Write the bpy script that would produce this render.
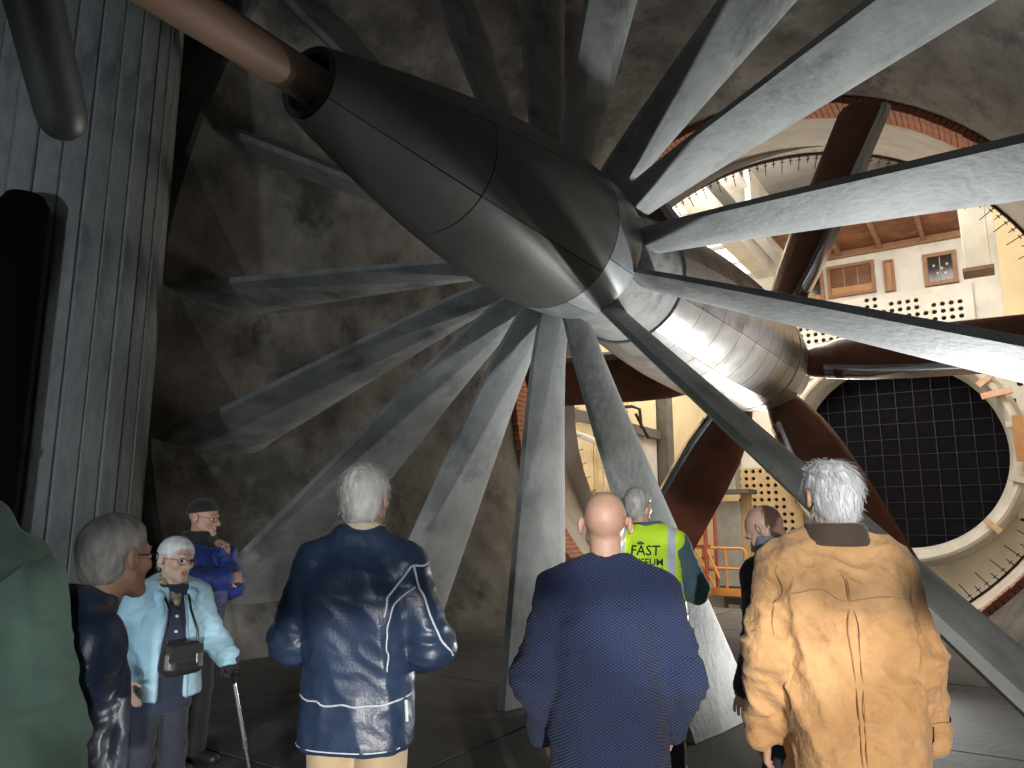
import bpy, bmesh, math, random
import numpy as np
from mathutils import Vector, Matrix, Euler
PI = math.pi
S = bpy.context.scene
for o in list(bpy.data.objects): bpy.data.objects.remove(o, do_unlink=True)
COL = S.collection
random.seed(7)
rng = np.random.default_rng(11)

# ------------------------------------------------------------------ camera
AX, AZ = -2.884, 3.844            # nacelle axis (runs along +Y)
OX, OZ = -3.234, 3.894            # centre line of the tunnel shell and the vanes
cam = bpy.data.cameras.new('camera'); cam.sensor_width = 36.0; cam.lens = 740.0*36/1024; cam.clip_start = 0.05; cam.clip_end = 200
camo = bpy.data.objects.new('camera', cam); COL.objects.link(camo)
camo.location = (0, 0, 1.55)
camo.rotation_euler = (math.radians(90+10.4), 0, math.radians(33.4))
S.camera = camo
# ------------------------------------------------------------------ world, lights, exposure
w = bpy.data.worlds.new('world'); S.world = w; w.use_nodes = True
bgn = w.node_tree.nodes['Background']; bgn.inputs[0].default_value = (0.6, 0.72, 0.85, 1); bgn.inputs[1].default_value = 0.02
S.view_settings.view_transform = 'Standard'; S.view_settings.look = 'None'
S.view_settings.gamma = 1.0; S.view_settings.exposure = 0.0; S.view_settings.use_curve_mapping = False

def look(o, tgt):
    d = Vector(tgt) - o.location
    o.rotation_euler = d.to_track_quat('-Z', 'Y').to_euler()
def spot(name, loc, tgt, power, col, size=0.15, ang=100, blend=0.5):
    l = bpy.data.lights.new(name, 'SPOT'); l.energy = power; l.color = col; l.shadow_soft_size = size
    l.spot_size = math.radians(ang); l.spot_blend = blend
    o = bpy.data.objects.new(name, l); COL.objects.link(o); o.location = loc; look(o, tgt); return o
def area(name, loc, tgt, power, col, sx, sy):
    l = bpy.data.lights.new(name, 'AREA'); l.energy = power; l.color = col; l.shape = 'RECTANGLE'; l.size = sx; l.size_y = sy
    o = bpy.data.objects.new(name, l); COL.objects.link(o); o.location = loc; look(o, tgt); return o
# floodlight standing on the floor between vanes and fan, aimed up at the nacelle
spot('floor_floodlight', (-0.95, 9.5, 0.4), (0.15, 5.6, 4.2), 1350, (0.96, 0.99, 0.98), 0.10, 118, 0.9)
spot('left_wall_fill', (-0.9, 8.0, 0.5), (-6.0, 5.5, 2.0), 170, (0.98, 0.96, 0.92), 0.03, 120, 0.6)  # added weak fill for the left wall and vanes
# work light behind the visitors on the right, its beam kept low and wide
spot('work_light', (2.2, -1.5, 0.9), (-0.95, 2.5, 0.42), 1250, (1.0, 0.95, 0.88), 0.05, 21, 0.25).scale = (2.6, 1, 1)
spot('group_light', (0.2, -2.4, 1.3), (-2.4, 1.3, 0.95), 110, (0.95, 0.97, 1.0), 0.08, 54, 0.5)
spot('head_fill_spot', (2.2, -1.5, 1.8), (-1.0, 2.7, 1.67), 420, (1.0, 0.97, 0.92), 0.05, 8.0, 0.4).scale = (6, 1, 1)  # added thin fill beam that brightens the visitors' heads only
area('tunnel_bounce', (1.0, -5.5, 4.0), (-3, 6, 3.0), 60, (0.9, 0.95, 1.0), 4, 3)  # added area fill imitating bounce from the unseen tunnel
spot('visitor_fill_spot', (1.6, -2.2, 2.05), (-1.75, 4.45, 1.28), 1100, (0.95, 0.98, 1.0), 0.03, 14, 0.5)  # added unseen fill spot that brightens the hi-vis vest
spot('visitor_fill_spot', (1.1, -0.75, 1.75), (-3.72, 2.35, 0.98), 130, (0.97, 0.98, 1.0), 0.03, 10, 0.5)  # added unseen fill spot on the woman in light blue
spot('back_fill_spot', (-0.35, -1.3, 0.9), (-2.0, 0.75, 0.98), 42, (1.0, 0.98, 0.94), 0.04, 36, 0.3)  # added unseen fill on the green top, beam cut below the hood
spot('far_work_light', (-1.2, -3.0, 1.2), (-7.2, 4.2, 2.5), 520, (0.84, 0.94, 1.0), 0.10, 62, 0.5)
# hall lamps of the test chamber, with added fills among them
area('chamber_light', (-6.5, 18.5, 14.2), (-6.5, 18.6, 0), 1300, (1.0, 0.93, 0.80), 6, 6)
area('chamber_light', (-3.0, 19.5, 0.3), (-3.2, 12.6, 6.0), 560, (1.0, 0.93, 0.84), 3, 3)  # added fill aimed at the collector, not a hall lamp
area('ceiling_fill', (-4.5, 19.0, 9.5), (-4.5, 19.2, 16), 600, (1.0, 0.97, 0.9), 3, 3)  # added fill that brightens the chamber ceiling from below
area('chamber_light', (-1.5, 25.0, 11.6), (-3.0, 30.0, 6), 420, (1.0, 0.95, 0.86), 5, 3)
area('chamber_light', (-7.5, 24.0, 9.5), (-9.5, 27.0, 2), 420, (1.0, 0.90, 0.72), 3, 3)

# ------------------------------------------------------------------ helpers
def tag(o, label=None, cat=None, group=None, kind=None):
    if label: o['label'] = label
    if cat: o['category'] = cat
    if group: o['group'] = group
    if kind: o['kind'] = kind
    return o
def empty(name, loc=(0, 0, 0), rz=0.0):
    o = bpy.data.objects.new(name, None); o.empty_display_size = 0.1; COL.objects.link(o)
    o.location = loc; o.rotation_euler = (0, 0, rz); return o
def smooth(me, ang=None):
    me.polygons.foreach_set('use_smooth', [True]*len(me.polygons))
    if ang is not None:
        try: me.set_sharp_from_angle(angle=math.radians(ang))
        except Exception: pass
def mesh(name, verts, faces, mat=None, parent=None, sm=None, loc=None):
    me = bpy.data.meshes.new(name); me.from_pydata([tuple(v) for v in verts], [], [tuple(f) for f in faces]); me.update()
    if mat: me.materials.append(mat)
    if sm is not None: smooth(me, sm)
    o = bpy.data.objects.new(name, me); COL.objects.link(o)
    if parent: o.parent = parent
    if loc: o.location = loc
    return o
def share(name, me, parent=None, M=None):
    o = bpy.data.objects.new(name, me); COL.objects.link(o)
    if parent: o.parent = parent
    if M is not None: o.matrix_basis = M
    return o
class MB:
    """collects simple shapes, builds ONE mesh object"""
    def __init__(s): s.v = []; s.f = []
    def add(s, v, f):
        n = len(s.v); s.v += [tuple(map(float, p)) for p in v]; s.f += [tuple(i+n for i in q) for q in f]
    def box(s, lo, hi, M=None):
        x0, y0, z0 = lo; x1, y1, z1 = hi
        v = [(x0,y0,z0),(x1,y0,z0),(x1,y1,z0),(x0,y1,z0),(x0,y0,z1),(x1,y0,z1),(x1,y1,z1),(x0,y1,z1)]
        if M is not None: v = [tuple(M @ Vector(p)) for p in v]
        s.add(v, [(0,3,2,1),(4,5,6,7),(0,1,5,4),(1,2,6,5),(2,3,7,6),(3,0,4,7)])
    def tube(s, pts, r, n=8, cap=True):
        pts = [Vector(p) for p in pts]; m = len(pts)
        rr = r if hasattr(r, '__len__') else [r]*m
        v = []; f = []; up = None
        for i, p in enumerate(pts):
            t = (pts[min(i+1, m-1)] - pts[max(i-1, 0)]).normalized()
            if up is None:
                up = Vector((0, 0, 1)) if abs(t.z) < 0.9 else Vector((1, 0, 0))
            a = t.cross(up).normalized(); b = a.cross(t); up = b
            for k in range(n):
                q = 2*PI*k/n; v.append(p + rr[i]*(math.cos(q)*a + math.sin(q)*b))
        for i in range(m-1):
            for k in range(n):
                f.append((i*n+k, i*n+(k+1) % n, (i+1)*n+(k+1) % n, (i+1)*n+k))
        if cap: f.append(tuple(range(n))[::-1]); f.append(tuple((m-1)*n+k for k in range(n)))
        s.add(v, f)
    def build(s, name, mat, parent=None, sm=None, bevel=0):
        o = mesh(name, s.v, s.f, mat, parent, sm)
        if bevel:
            bm = bmesh.new(); bm.from_mesh(o.data)
            bmesh.ops.bevel(bm, geom=list(bm.edges), offset=bevel, segments=1, affect='EDGES', clamp_overlap=True)
            bm.to_mesh(o.data); bm.free()
        return o
def lathe(name, prof, n, mat, parent=None, sm=35, a0=0, a1=2*PI, ax=AX, az=AZ):
    """revolve (y, r) profile around the tunnel axis"""
    full = abs(a1-a0-2*PI) < 1e-6; m = n if full else n+1
    v = []; f = []
    for (y, r) in prof:
        for k in range(m):
            q = a0 + (a1-a0)*k/n; v.append((ax + r*math.cos(q), y, az + r*math.sin(q)))
    for i in range(len(prof)-1):
        for k in range(n):
            k2 = (k+1) % m
            f.append((i*m+k, i*m+k2, (i+1)*m+k2, (i+1)*m+k))
    return mesh(name, v, f, mat, parent, sm)

# ------------------------------------------------------------------ materials
def nodes(name):
    m = bpy.data.materials.new(name); m.use_nodes = True
    nt = m.node_tree; b = nt.nodes['Principled BSDF']; return m, nt, b
def rgba(c): return (c[0], c[1], c[2], 1)
def mat(name, c1, c2=None, scale=3.0, rough=0.7, metal=0.0, bump=0.0, bscale=40.0, detail=6, stretch=(1, 1, 1), spec=0.5,
        c3=None, s3=1.0, t3=(0.55, 0.7), coat=0.0, sheen=0.0, mix=(0.35, 0.65), rvar=0.0):
    """two-tone noise base, optional third stain tone, noise bump"""
    m, nt, b = nodes(name); N = nt.nodes; L = nt.links
    b.inputs['Roughness'].default_value = rough; b.inputs['Metallic'].default_value = metal
    b.inputs['Specular IOR Level'].default_value = spec; b.inputs['Coat Weight'].default_value = coat
    b.inputs['Sheen Weight'].default_value = sheen
    tc = N.new('ShaderNodeTexCoord'); mp = N.new('ShaderNodeMapping'); mp.inputs['Scale'].default_value = stretch
    L.new(tc.outputs['Object'], mp.inputs['Vector'])
    if c2 is None:
        b.inputs['Base Color'].default_value = rgba(c1)
    else:
        n = N.new('ShaderNodeTexNoise'); n.inputs['Scale'].default_value = scale; n.inputs['Detail'].default_value = detail; n.inputs['Roughness'].default_value = 0.62
        L.new(mp.outputs[0], n.inputs['Vector'])
        r = N.new('ShaderNodeValToRGB'); r.color_ramp.elements[0].position = mix[0]; r.color_ramp.elements[1].position = mix[1]
        r.color_ramp.elements[0].color = rgba(c1); r.color_ramp.elements[1].color = rgba(c2)
        L.new(n.outputs['Fac'], r.inputs['Fac']); out = r.outputs['Color']
        if rvar:
            mr = N.new('ShaderNodeMapRange'); mr.inputs['To Min'].default_value = rough-rvar; mr.inputs['To Max'].default_value = rough+rvar
            L.new(n.outputs['Fac'], mr.inputs['Value']); L.new(mr.outputs[0], b.inputs['Roughness'])
        if c3 is not None:
            n3 = N.new('ShaderNodeTexNoise'); n3.inputs['Scale'].default_value = s3; n3.inputs['Detail'].default_value = 8; n3.inputs['Roughness'].default_value = 0.7
            L.new(mp.outputs[0], n3.inputs['Vector'])
            r3 = N.new('ShaderNodeValToRGB'); r3.color_ramp.elements[0].position = t3[0]; r3.color_ramp.elements[1].position = t3[1]
            L.new(n3.outputs['Fac'], r3.inputs['Fac'])
            mx = N.new('ShaderNodeMixRGB'); mx.inputs['Color2'].default_value = rgba(c3)
            L.new(r3.outputs['Color'], mx.inputs['Fac']); L.new(out, mx.inputs['Color1']); out = mx.outputs['Color']
        L.new(out, b.inputs['Base Color'])
    if bump:
        nb = N.new('ShaderNodeTexNoise'); nb.inputs['Scale'].default_value = bscale; nb.inputs['Detail'].default_value = 5
        L.new(mp.outputs[0], nb.inputs['Vector'])
        bp = N.new('ShaderNodeBump'); bp.inputs['Strength'].default_value = bump; bp.inputs['Distance'].default_value = 0.02
        L.new(nb.outputs['Fac'], bp.inputs['Height']); L.new(bp.outputs[0], b.inputs['Normal'])
    return m
def emit(name, c, st):
    m, nt, b = nodes(name); b.inputs['Base Color'].default_value = rgba(c)
    b.inputs['Emission Color'].default_value = rgba(c); b.inputs['Emission Strength'].default_value = st; return m

M_conc = mat('concrete', (0.085, 0.08, 0.074), (0.235, 0.225, 0.205), 1.1, 0.9, bump=0.5, bscale=11, detail=9, c3=(0.05, 0.048, 0.046), s3=0.7, t3=(0.5, 0.64))
M_floor = mat('floor_screed', (0.095, 0.09, 0.088), (0.15, 0.143, 0.138), 1.2, 0.75, bump=0.15, bscale=20, c3=(0.055, 0.053, 0.052), s3=0.8)
M_vane = mat('vane_plaster', (0.21, 0.225, 0.225), (0.355, 0.37, 0.36), 1.9, 0.62, bump=0.3, bscale=16, detail=9, c3=(0.10, 0.108, 0.11), s3=1.3, t3=(0.53, 0.70))
M_board = mat('board_marked_concrete', (0.16, 0.175, 0.18), (0.34, 0.355, 0.35), 2.6, 0.85, bump=0.5, bscale=14, detail=9, c3=(0.09, 0.10, 0.11), s3=1.6, t3=(0.5, 0.66), stretch=(1, 1, 0.4))
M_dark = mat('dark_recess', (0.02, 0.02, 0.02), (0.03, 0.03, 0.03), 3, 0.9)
M_tail = mat('tail_cone_paint', (0.075, 0.073, 0.068), (0.11, 0.105, 0.097), 1.3, 0.40, metal=0.1, bump=0.05, bscale=30, rvar=0.08)
M_rim = mat('rim_plate_paint', (0.25, 0.27, 0.29), (0.36, 0.38, 0.40), 3, 0.42, metal=0.4, bump=0.04, bscale=30)
M_plate = mat('aluminium_plate', (0.42, 0.40, 0.39), (0.60, 0.57, 0.55), 2.6, 0.38, metal=0.55, bump=0.05, bscale=26, c3=(0.30, 0.22, 0.19), s3=1.5, t3=(0.56, 0.72), rvar=0.1)
M_hub = mat('hub_concrete', (0.27, 0.27, 0.27), (0.42, 0.41, 0.40), 3.5, 0.8, bump=0.3, bscale=18, c3=(0.10, 0.10, 0.10), s3=4.0)
M_wood = mat('mahogany_blade', (0.14, 0.046, 0.027), (0.22, 0.076, 0.043), 2.0, 0.30, bump=0.03, bscale=30, stretch=(1, 1, 1), coat=0.3)
M_sheath = mat('blade_sheath', (0.80, 0.80, 0.81), (0.88, 0.88, 0.89), 4, 0.2, metal=1.0)
M_brick = mat('brick', (0.38, 0.15, 0.09), (0.50, 0.22, 0.13), 6, 0.85, bump=0.3, bscale=40, c3=(0.24, 0.11, 0.08), s3=2.0)
M_coll = mat('collector_plaster', (0.50, 0.47, 0.42), (0.62, 0.58, 0.52), 1.4, 0.85, bump=0.08, bscale=16, stretch=(1, 3, 1), c3=(0.40, 0.36, 0.31), s3=0.9)
M_iron = mat('dark_iron', (0.03, 0.027, 0.026), (0.06, 0.045, 0.04), 6, 0.6, metal=0.5)
M_rust = mat('rusty_shaft', (0.21, 0.125, 0.085), (0.31, 0.19, 0.13), 5, 0.55, metal=0.2, bump=0.15, bscale=30, c3=(0.11, 0.07, 0.055), s3=3.0, stretch=(1, .4, 1))
M_white = mat('white_wall', (0.58, 0.57, 0.54), (0.78, 0.77, 0.74), 0.7, 0.85, bump=0.06, bscale=10, c3=(0.50, 0.40, 0.28), s3=0.42, t3=(0.58, 0.75))
M_cream = mat('cream_wall', (0.74, 0.60, 0.38), (0.82, 0.70, 0.47), 0.6, 0.8, c3=(0.60, 0.46, 0.27), s3=0.5)
M_perf = mat('perforated_white', (0.66, 0.65, 0.62), (0.78, 0.77, 0.74), 1.5, 0.8, c3=(0.55, 0.44, 0.32), s3=0.6)
M_tan = mat('perforated_tan', (0.48, 0.34, 0.19), (0.60, 0.46, 0.29), 1.0, 0.85, c3=(0.36, 0.21, 0.10), s3=0.8)
M_frame = mat('window_wood', (0.25, 0.13, 0.07), (0.32, 0.17, 0.09), 5, 0.6)
M_panelwood = mat('brown_panel', (0.40, 0.20, 0.09), (0.50, 0.27, 0.13), 3, 0.6)
M_glass_d = mat('dark_glass', (0.02, 0.018, 0.016), None, rough=0.12, spec=0.6)
M_brown = mat('rust_ceiling', (0.13, 0.042, 0.02), (0.33, 0.13, 0.06), 1.3, 0.7, c3=(0.60, 0.36, 0.22), s3=1.0, t3=(0.58, 0.75))
M_beamd = mat('dark_timber', (0.26, 0.13, 0.075), (0.36, 0.20, 0.12), 4, 0.7)
M_darkarea = mat('dark_area_black', (0.004, 0.004, 0.004), None, rough=0.9, spec=0.1)  # near-black put in for the dark area at the left edge
M_beamw = mat('pale_timber', (0.55, 0.38, 0.25), (0.66, 0.50, 0.36), 4, 0.7)
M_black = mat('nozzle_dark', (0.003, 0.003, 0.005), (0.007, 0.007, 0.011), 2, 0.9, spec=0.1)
M_wire = mat('screen_wire', (0.014, 0.014, 0.018), (0.03, 0.03, 0.036), 3, 0.5)
M_nozz = mat('nozzle_rim', (0.52, 0.51, 0.49), (0.66, 0.65, 0.63), 1.5, 0.8, c3=(0.40, 0.37, 0.33), s3=1.0)
M_red = mat('red_steel', (0.42, 0.10, 0.075), (0.52, 0.15, 0.11), 4, 0.5)
M_orange = mat('orange_rail', (0.85, 0.36, 0.08), (0.92, 0.44, 0.12), 3, 0.5)
M_grey = mat('grey_steel', (0.32, 0.33, 0.33), (0.42, 0.43, 0.42), 3, 0.5)
M_greyd = mat('dark_grey_steel', (0.10, 0.095, 0.09), (0.15, 0.14, 0.13), 3, 0.5)
M_sky = emit('skylight_glass', (0.95, 0.97, 1.0), 3.0)
M_skyd = emit('skylight_blind', (0.86, 0.90, 0.86), 0.95)
M_pipe = mat('dark_pipe', (0.022, 0.023, 0.022), (0.04, 0.041, 0.039), 5, 0.5, metal=0.2, bump=0.06)

# ------------------------------------------------------------------ tunnel shell
def Rw(y): return 4.60 + (11.8 - y)/(11.8-5.2)*1.15 if y < 11.8 else 4.60
lathe('wall_diffuser', [(5.15, 7.4), (5.15, 5.80), (5.20, Rw(5.2)), (6, Rw(6)), (8, Rw(8)), (10, Rw(10)), (11.75, Rw(11.75)), (11.9, 4.63)], 128, M_conc, sm=30, ax=OX, az=OZ)['kind'] = 'structure'
lathe('wall_corner_bend', [(5.15, 7.4), (2, 7.4), (-2, 7.4), (-7, 7.4), (-7.0, 0.01)], 64, M_conc, sm=30, ax=OX, az=OZ)['kind'] = 'structure'
fl = empty('floor'); fl['kind'] = 'structure'
def slab(x0, x1, y0, y1, g=0.012):
    b = MB(); b.box((x0+g, y0+g, -0.12), (x1-g, y1-g, random.uniform(-0.004, 0.0))); return b.build('slab', M_floor, fl)
for j, (y0, y1) in enumerate([(-6.9, -3.5), (-3.5, 0.2), (0.2, 3.4), (3.4, 6.2), (6.2, 8.6), (8.6, 11.0), (11.0, 13.6)]):
    hw = 6.3 if y1 < 4 else math.sqrt(max(Rw(y0)**2 - OZ**2, 0.1)) + 0.14
    ns = 4 if hw > 4 else 3
    for i in range(ns):
        slab(OX-hw+2*hw*i/ns, OX-hw+2*hw*(i+1)/ns, y0, y1)
b = MB(); b.box((OX-6.4, -6.9, -0.3), (OX+6.4, 5.0, -0.115)); b.box((OX-4.0, 5.0, -0.3), (OX+4.0, 8, -0.115)); b.box((OX-3.0, 8.0, -0.3), (OX+3.0, 13.6, -0.115)); b.build('joint_bed', M_dark, fl)

# brick throat behind the fan
th = lathe('wall_throat', [(11.9, 4.63), (12.55, 4.63), (12.56, 4.56)], 128, M_dark, sm=30, ax=OX, az=OZ); th['kind'] = 'structure'
NB = 288
bb = MB(); bw = 2*PI*4.58/NB
bb.box((-bw*0.44, -0.29, -0.06), (bw*0.44, 0.29, 0.06)); bo = bb.build('brick', M_brick, th, bevel=0.006)
for k in range(NB):
    q = 2*PI*k/NB; r = 4.575 + random.uniform(-.006, .006)
    M = Matrix.Translation((OX + r*math.cos(q), 12.2 + random.uniform(-.01, .01), OZ + r*math.sin(q))) @ Matrix.Rotation(-(q - PI/2), 4, 'Y')
    if k == 0: bo.matrix_basis = M
    else: share('brick', bo.data, th, M)
# collector ring with its fringe of pins
co = lathe('wall_collector', [(12.55, 4.56), (13.0, 4.51), (13.76, 4.46), (13.80, 4.50), (13.78, 4.60), (12.6, 4.80)], 160, M_coll, sm=40, ax=OX, az=OZ); co['kind'] = 'structure'
rb = lathe('rim_band', [(13.74, 4.455), (13.74, 4.425), (13.80, 4.425), (13.80, 4.50)], 160, M_iron, co, ax=OX, az=OZ)
def pin(L):
    b = MB(); b.tube([(0, 0, 0.02), (0, 0, -L)], 0.008, 5); b.box((-.012, -.012, -.02), (.012, .012, .03)); b.box((-.035, -.006, -.065), (.035, .006, -.05)); return b
pl = pin(0.27).build('pin', M_iron, co); ps = pin(0.13).build('pin', M_iron, co)
NP = 176
for k in range(NP):
    q = 2*PI*k/NP; me = (pl if k % 2 == 0 else ps)
    M = Matrix.Translation((OX + 4.43*math.cos(q), 13.79, OZ + 4.43*math.sin(q))) @ Matrix.Rotation(-(q - PI/2), 4, 'Y') @ Matrix.Rotation(random.uniform(-.05, .05), 4, 'X')
    if k < 2: me.matrix_basis = M
    else: share('pin', me.data, co, M)

# board-marked pier on the left
pier = empty('wall_pier', (-7.15, 3.05, 0)); pier['kind'] = 'structure'
NBD = 34; PR = 0.98
for k in range(NBD):
    q = 2*PI*k/NBD; wdt = 2*PI*PR/NBD
    off = random.uniform(-0.02, 0.022); hw = wdt*0.5 - 0.004
    b = MB()
    zs = [0, 8.9]
    for a, c in zip(zs[:-1], zs[1:]):
        o2 = off + random.uniform(-.004, .004)
        b.box((-hw, -0.12, a), (hw, o2, c-0.004))
    o = b.build('board', M_board, pier, bevel=0.012); o.matrix_basis = Matrix.Rotation(q, 4, 'Z') @ Matrix.Translation((0, PR, 0))
b = MB(); b.tube([(0, 0, 0), (0, 0, 8.9)], PR-0.06, 24); b.build('core', M_dark, pier)

b = MB(); b.tube([(0, 0, 0), (0, 0, .06)], .24, 20); b.tube([(0, 0, .05), (0, 0, 3.95), (0, 0, 4.02)], [.17, .17, .13], 20); b.tube([(0, 0, 2.0), (0, 0, 2.05)], .185, 20)  # made-up post shape filling in for an unclear dark area
o = b.build('dark_area_post', M_darkarea, None, 40); o.location = (-6.12, 2.42, 0); tag(o, 'added black post standing in for a dark area at the left edge before the ribbed pier', 'post')
# ------------------------------------------------------------------ guide vanes
def vane(theta, label, cw=1.0, name='guide_vane'):
    rs = [0.42, 0.62, 0.95, 1.3, 1.7, 2.4, 3.2, 4.0, 4.7, 5.2, 9.9]
    ct, st = math.cos(theta), math.sin(theta)
    verts = []; faces = []
    # section: (chord position 0 trailing..1 leading, half thickness factor)
    sec = [(0, .24), (.03, .30), (.25, .66), (.5, .95), (.68, 1.0), (.84, .84), (.94, .55), (.985, .28)]
    loop = [(c, t) for c, t in sec] + [(1.0, 0.0)] + [(c, -t) for c, t in sec[::-1]]
    n = len(loop)
    for r in rs:
        rr = min(r, 5.7); u = (rr-0.5)/5.2
        y0 = 5.36 + 0.14*math.exp(-(rr-.42)/.35)
        ch = 0.46 + 0.86*u*cw
        tk = 0.065 + 0.115*u
        for c, t in loop:
            y = y0 + c*ch
            R = rr
            if r > 9:
                R = Rw(y) - 0.004
            if st < 0:
                # stop on the floor
                zt = t*tk*ct
                lim = (OZ - 0.001 + zt)/(-st)
                R = min(R, lim)
            verts.append((OX + R*ct - t*tk*st, y, OZ + R*st + t*tk*ct))
    for i in range(len(rs)-1):
        for k in range(n):
            k2 = (k+1) % n
            faces.append((i*n+k, (i+1)*n+k, (i+1)*n+k2, i*n+k2))
    faces.append(tuple(range(n))); faces.append(tuple((len(rs)-1)*n+k for k in range(n))[::-1])
    o = mesh(name, verts, faces, M_vane, None, 32)
    return tag(o, label, 'vane', 'grey guide vanes radiating from the hub')
VN = [(25.5, 'broad grey vane running from the hub to the upper right corner of the picture'),
 (0.3, 'grey vane running level to the right above the white windowed wall'),
 (-20.5, 'pale grey vane sloping down to the right across the top of the dark round nozzle'),
 (-46.5, 'grey vane sloping steeply down to the right behind the man in the tan jacket'),
 (-72.8, 'grey vane sloping down just right of the hi-vis vest, half in shadow'),
 (-96, 'near vertical grey vane whose foot meets the floor left of the navy jumper'),
 (-119.5, 'grey vane whose foot meets the floor right of the white-haired man in navy'),
 (-145, 'wide dark grey vane slanting down left behind the white-haired man in navy'),
 (-166.5, 'stained grey vane slanting gently down left to the tunnel wall edge'),
 (173, 'dark vane reaching left nearly level to the wall, above the stained one'),
 (151, 'dark vane reaching up left behind the tail cone below the rusty shaft'),
 (132, 'dark vane pointing up left mostly hidden behind the tail cone opening'),
 (112.3, 'narrow dark vane rising steeply above the middle of the tail cone'),
 (94.5, 'dark vane rising almost straight up from the hub'),
 (77.5, 'dark vane leaning slightly right of upright above the hub'),
 (46, 'grey vane rising steeply to the upper right with a lit face')]
CW = {-20.5: 1.15, -46.5: 1.15, -72.8: 1.6, -145: 1.25, -166.5: 1.1}
for a, l in VN: vane(math.radians(a), l, CW.get(a, 1.0))

# ------------------------------------------------------------------ nacelle
def rings(root, name, prof, nper, m, th=0.02, gap=0.006, labels=None, ygap=0.006):
    """plates along a (y,r) profile: prof is a list of rings, each a list of (y,r)"""
    for ri, pr in enumerate(prof):
        y0, y1 = pr[0][0], pr[-1][0]
        v = []; f = []; na = max(3, int(48/nper)); da = 2*PI/nper
        pp = [(pr[0][0]+ygap, pr[0][1])] + pr[1:-1] + [(pr[-1][0]-ygap, pr[-1][1])]
        mr = sum(p[1] for p in pr)/len(pr); ga = gap/mr/2
        for layer in (0, -th):
            for (y, r) in pp:
                for k in range(na+1):
                    q = -da/2 + ga + (da-2*ga)*k/na
                    v.append(((r+layer)*math.cos(q), y, (r+layer)*math.sin(q)))
        np_ = len(pp); st = np_*(na+1)
        for i in range(np_-1):
            for k in range(na):
                a = i*(na+1)+k
                f.append((a, a+1, a+na+2, a+na+1)); f.append((st+a, st+a+na+1, st+a+na+2, st+a+1))
        rim = [k for k in range(na+1)] + [i*(na+1)+na for i in range(1, np_)] + [(np_-1)*(na+1)+k for k in range(na-1, -1, -1)] + [i*(na+1) for i in range(np_-2, 0, -1)]
        for a, c in zip(rim, rim[1:]+rim[:1]): f.append((c, a, a+st, c+st))
        o = mesh(name, v, f, m, root, 40)
        for k in range(nper):
            M = Matrix.Translation((AX, 0, AZ)) @ Matrix.Rotation(da*(k + 0.5*(ri % 2)*0 + 0.2), 4, 'Y')
            if k == 0: o.matrix_basis = M
            else: share(name, o.data, root, M)
tail = [(2.40, .205), (2.62, .265), (2.96, .35), (3.44, .46), (3.9, .54), (4.42, .605), (4.9, .628), (5.2, .622), (5.44, .595)]
def tr(y): return float(np.interp(y, [p[0] for p in tail], [p[1] for p in tail]))
# smooth tail profile by quadratic fit
cf = np.polyfit([p[0] for p in tail], [p[1] for p in tail], 3)
def tr(y): return float(np.polyval(cf, y))
def body_r(y): return float(np.interp(y, [6.3, 7.0, 7.8, 8.8, 9.8, 10.4, 11.1, 11.6], [.63, .72, .79, .83, .82, .79, .72, .64]))
nac = empty('motor_nacelle', (0, 0, 0))
tag(nac, 'long dark streamlined motor housing hung on the tunnel axis amid the vanes', 'nacelle')
rg = []
for y0, y1 in [(2.40, 3.5), (3.5, 4.92)]:
    rg.append([(y, tr(y)) for y in np.linspace(y0, y1, 12)])
rings(nac, 'tail_plate', rg, 6, M_tail)
rings(nac, 'rim_plate', [[(y, tr(y)) for y in np.linspace(4.92, 5.42, 6)] + [(5.46, tr(5.42)-.02)]], 8, M_rim)
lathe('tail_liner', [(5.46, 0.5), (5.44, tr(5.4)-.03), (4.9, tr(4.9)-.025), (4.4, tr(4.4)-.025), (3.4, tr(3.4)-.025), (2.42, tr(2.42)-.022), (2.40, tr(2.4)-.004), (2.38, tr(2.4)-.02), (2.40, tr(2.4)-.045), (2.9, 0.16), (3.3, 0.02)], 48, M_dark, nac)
lathe('hub_ring', [(5.40, 0.3), (5.40, .545), (5.6, .545), (6.2, .60), (6.335, .612), (6.335, .3)], 64, M_hub, nac)
ys = [6.34, 6.78, 7.26, 7.74, 8.22, 8.70, 9.18, 9.66, 10.14]
rings(nac, 'body_plate', [[(y, body_r(y)) for y in np.linspace(a, c, 4)] for a, c in zip(ys[:-1], ys[1:])], 10, M_plate)
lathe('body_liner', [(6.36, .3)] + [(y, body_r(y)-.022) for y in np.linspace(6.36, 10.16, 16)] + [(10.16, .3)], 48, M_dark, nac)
# drive shaft from the tail opening
b = MB(); b.tube([(AX, 3.0, AZ), (AX, 0.5, AZ), (AX, -3, AZ), (AX, -7.0, AZ)], 0.108, 24)
o = b.build('drive_shaft', M_rust, None, 40); tag(o, 'rusty brown shaft tube running out of the tail cone opening', 'shaft')
# slanting dark pipe at the upper left
b = MB(); P0 = Vector((-2.50, 1.09, 2.80)); P1 = Vector((-1.95, 0.42, 3.75))
d = (P1-P0).normalized(); pts = [P0 - d*0.0]; rr = [0.02]
for t, r in [(0.012, .045), (0.03, .062), (0.06, .074), (0.1, .078), (0.5, .085), (1.3, .10), (2.9, .12)]: pts.append(P0+d*t); rr.append(r)
b.tube(pts, rr, 20); o = b.build('overhead_pipe', M_pipe, None, 60); tag(o, 'dark round-ended pipe slanting in at the upper left before the ribbed pier', 'pipe')

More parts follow.
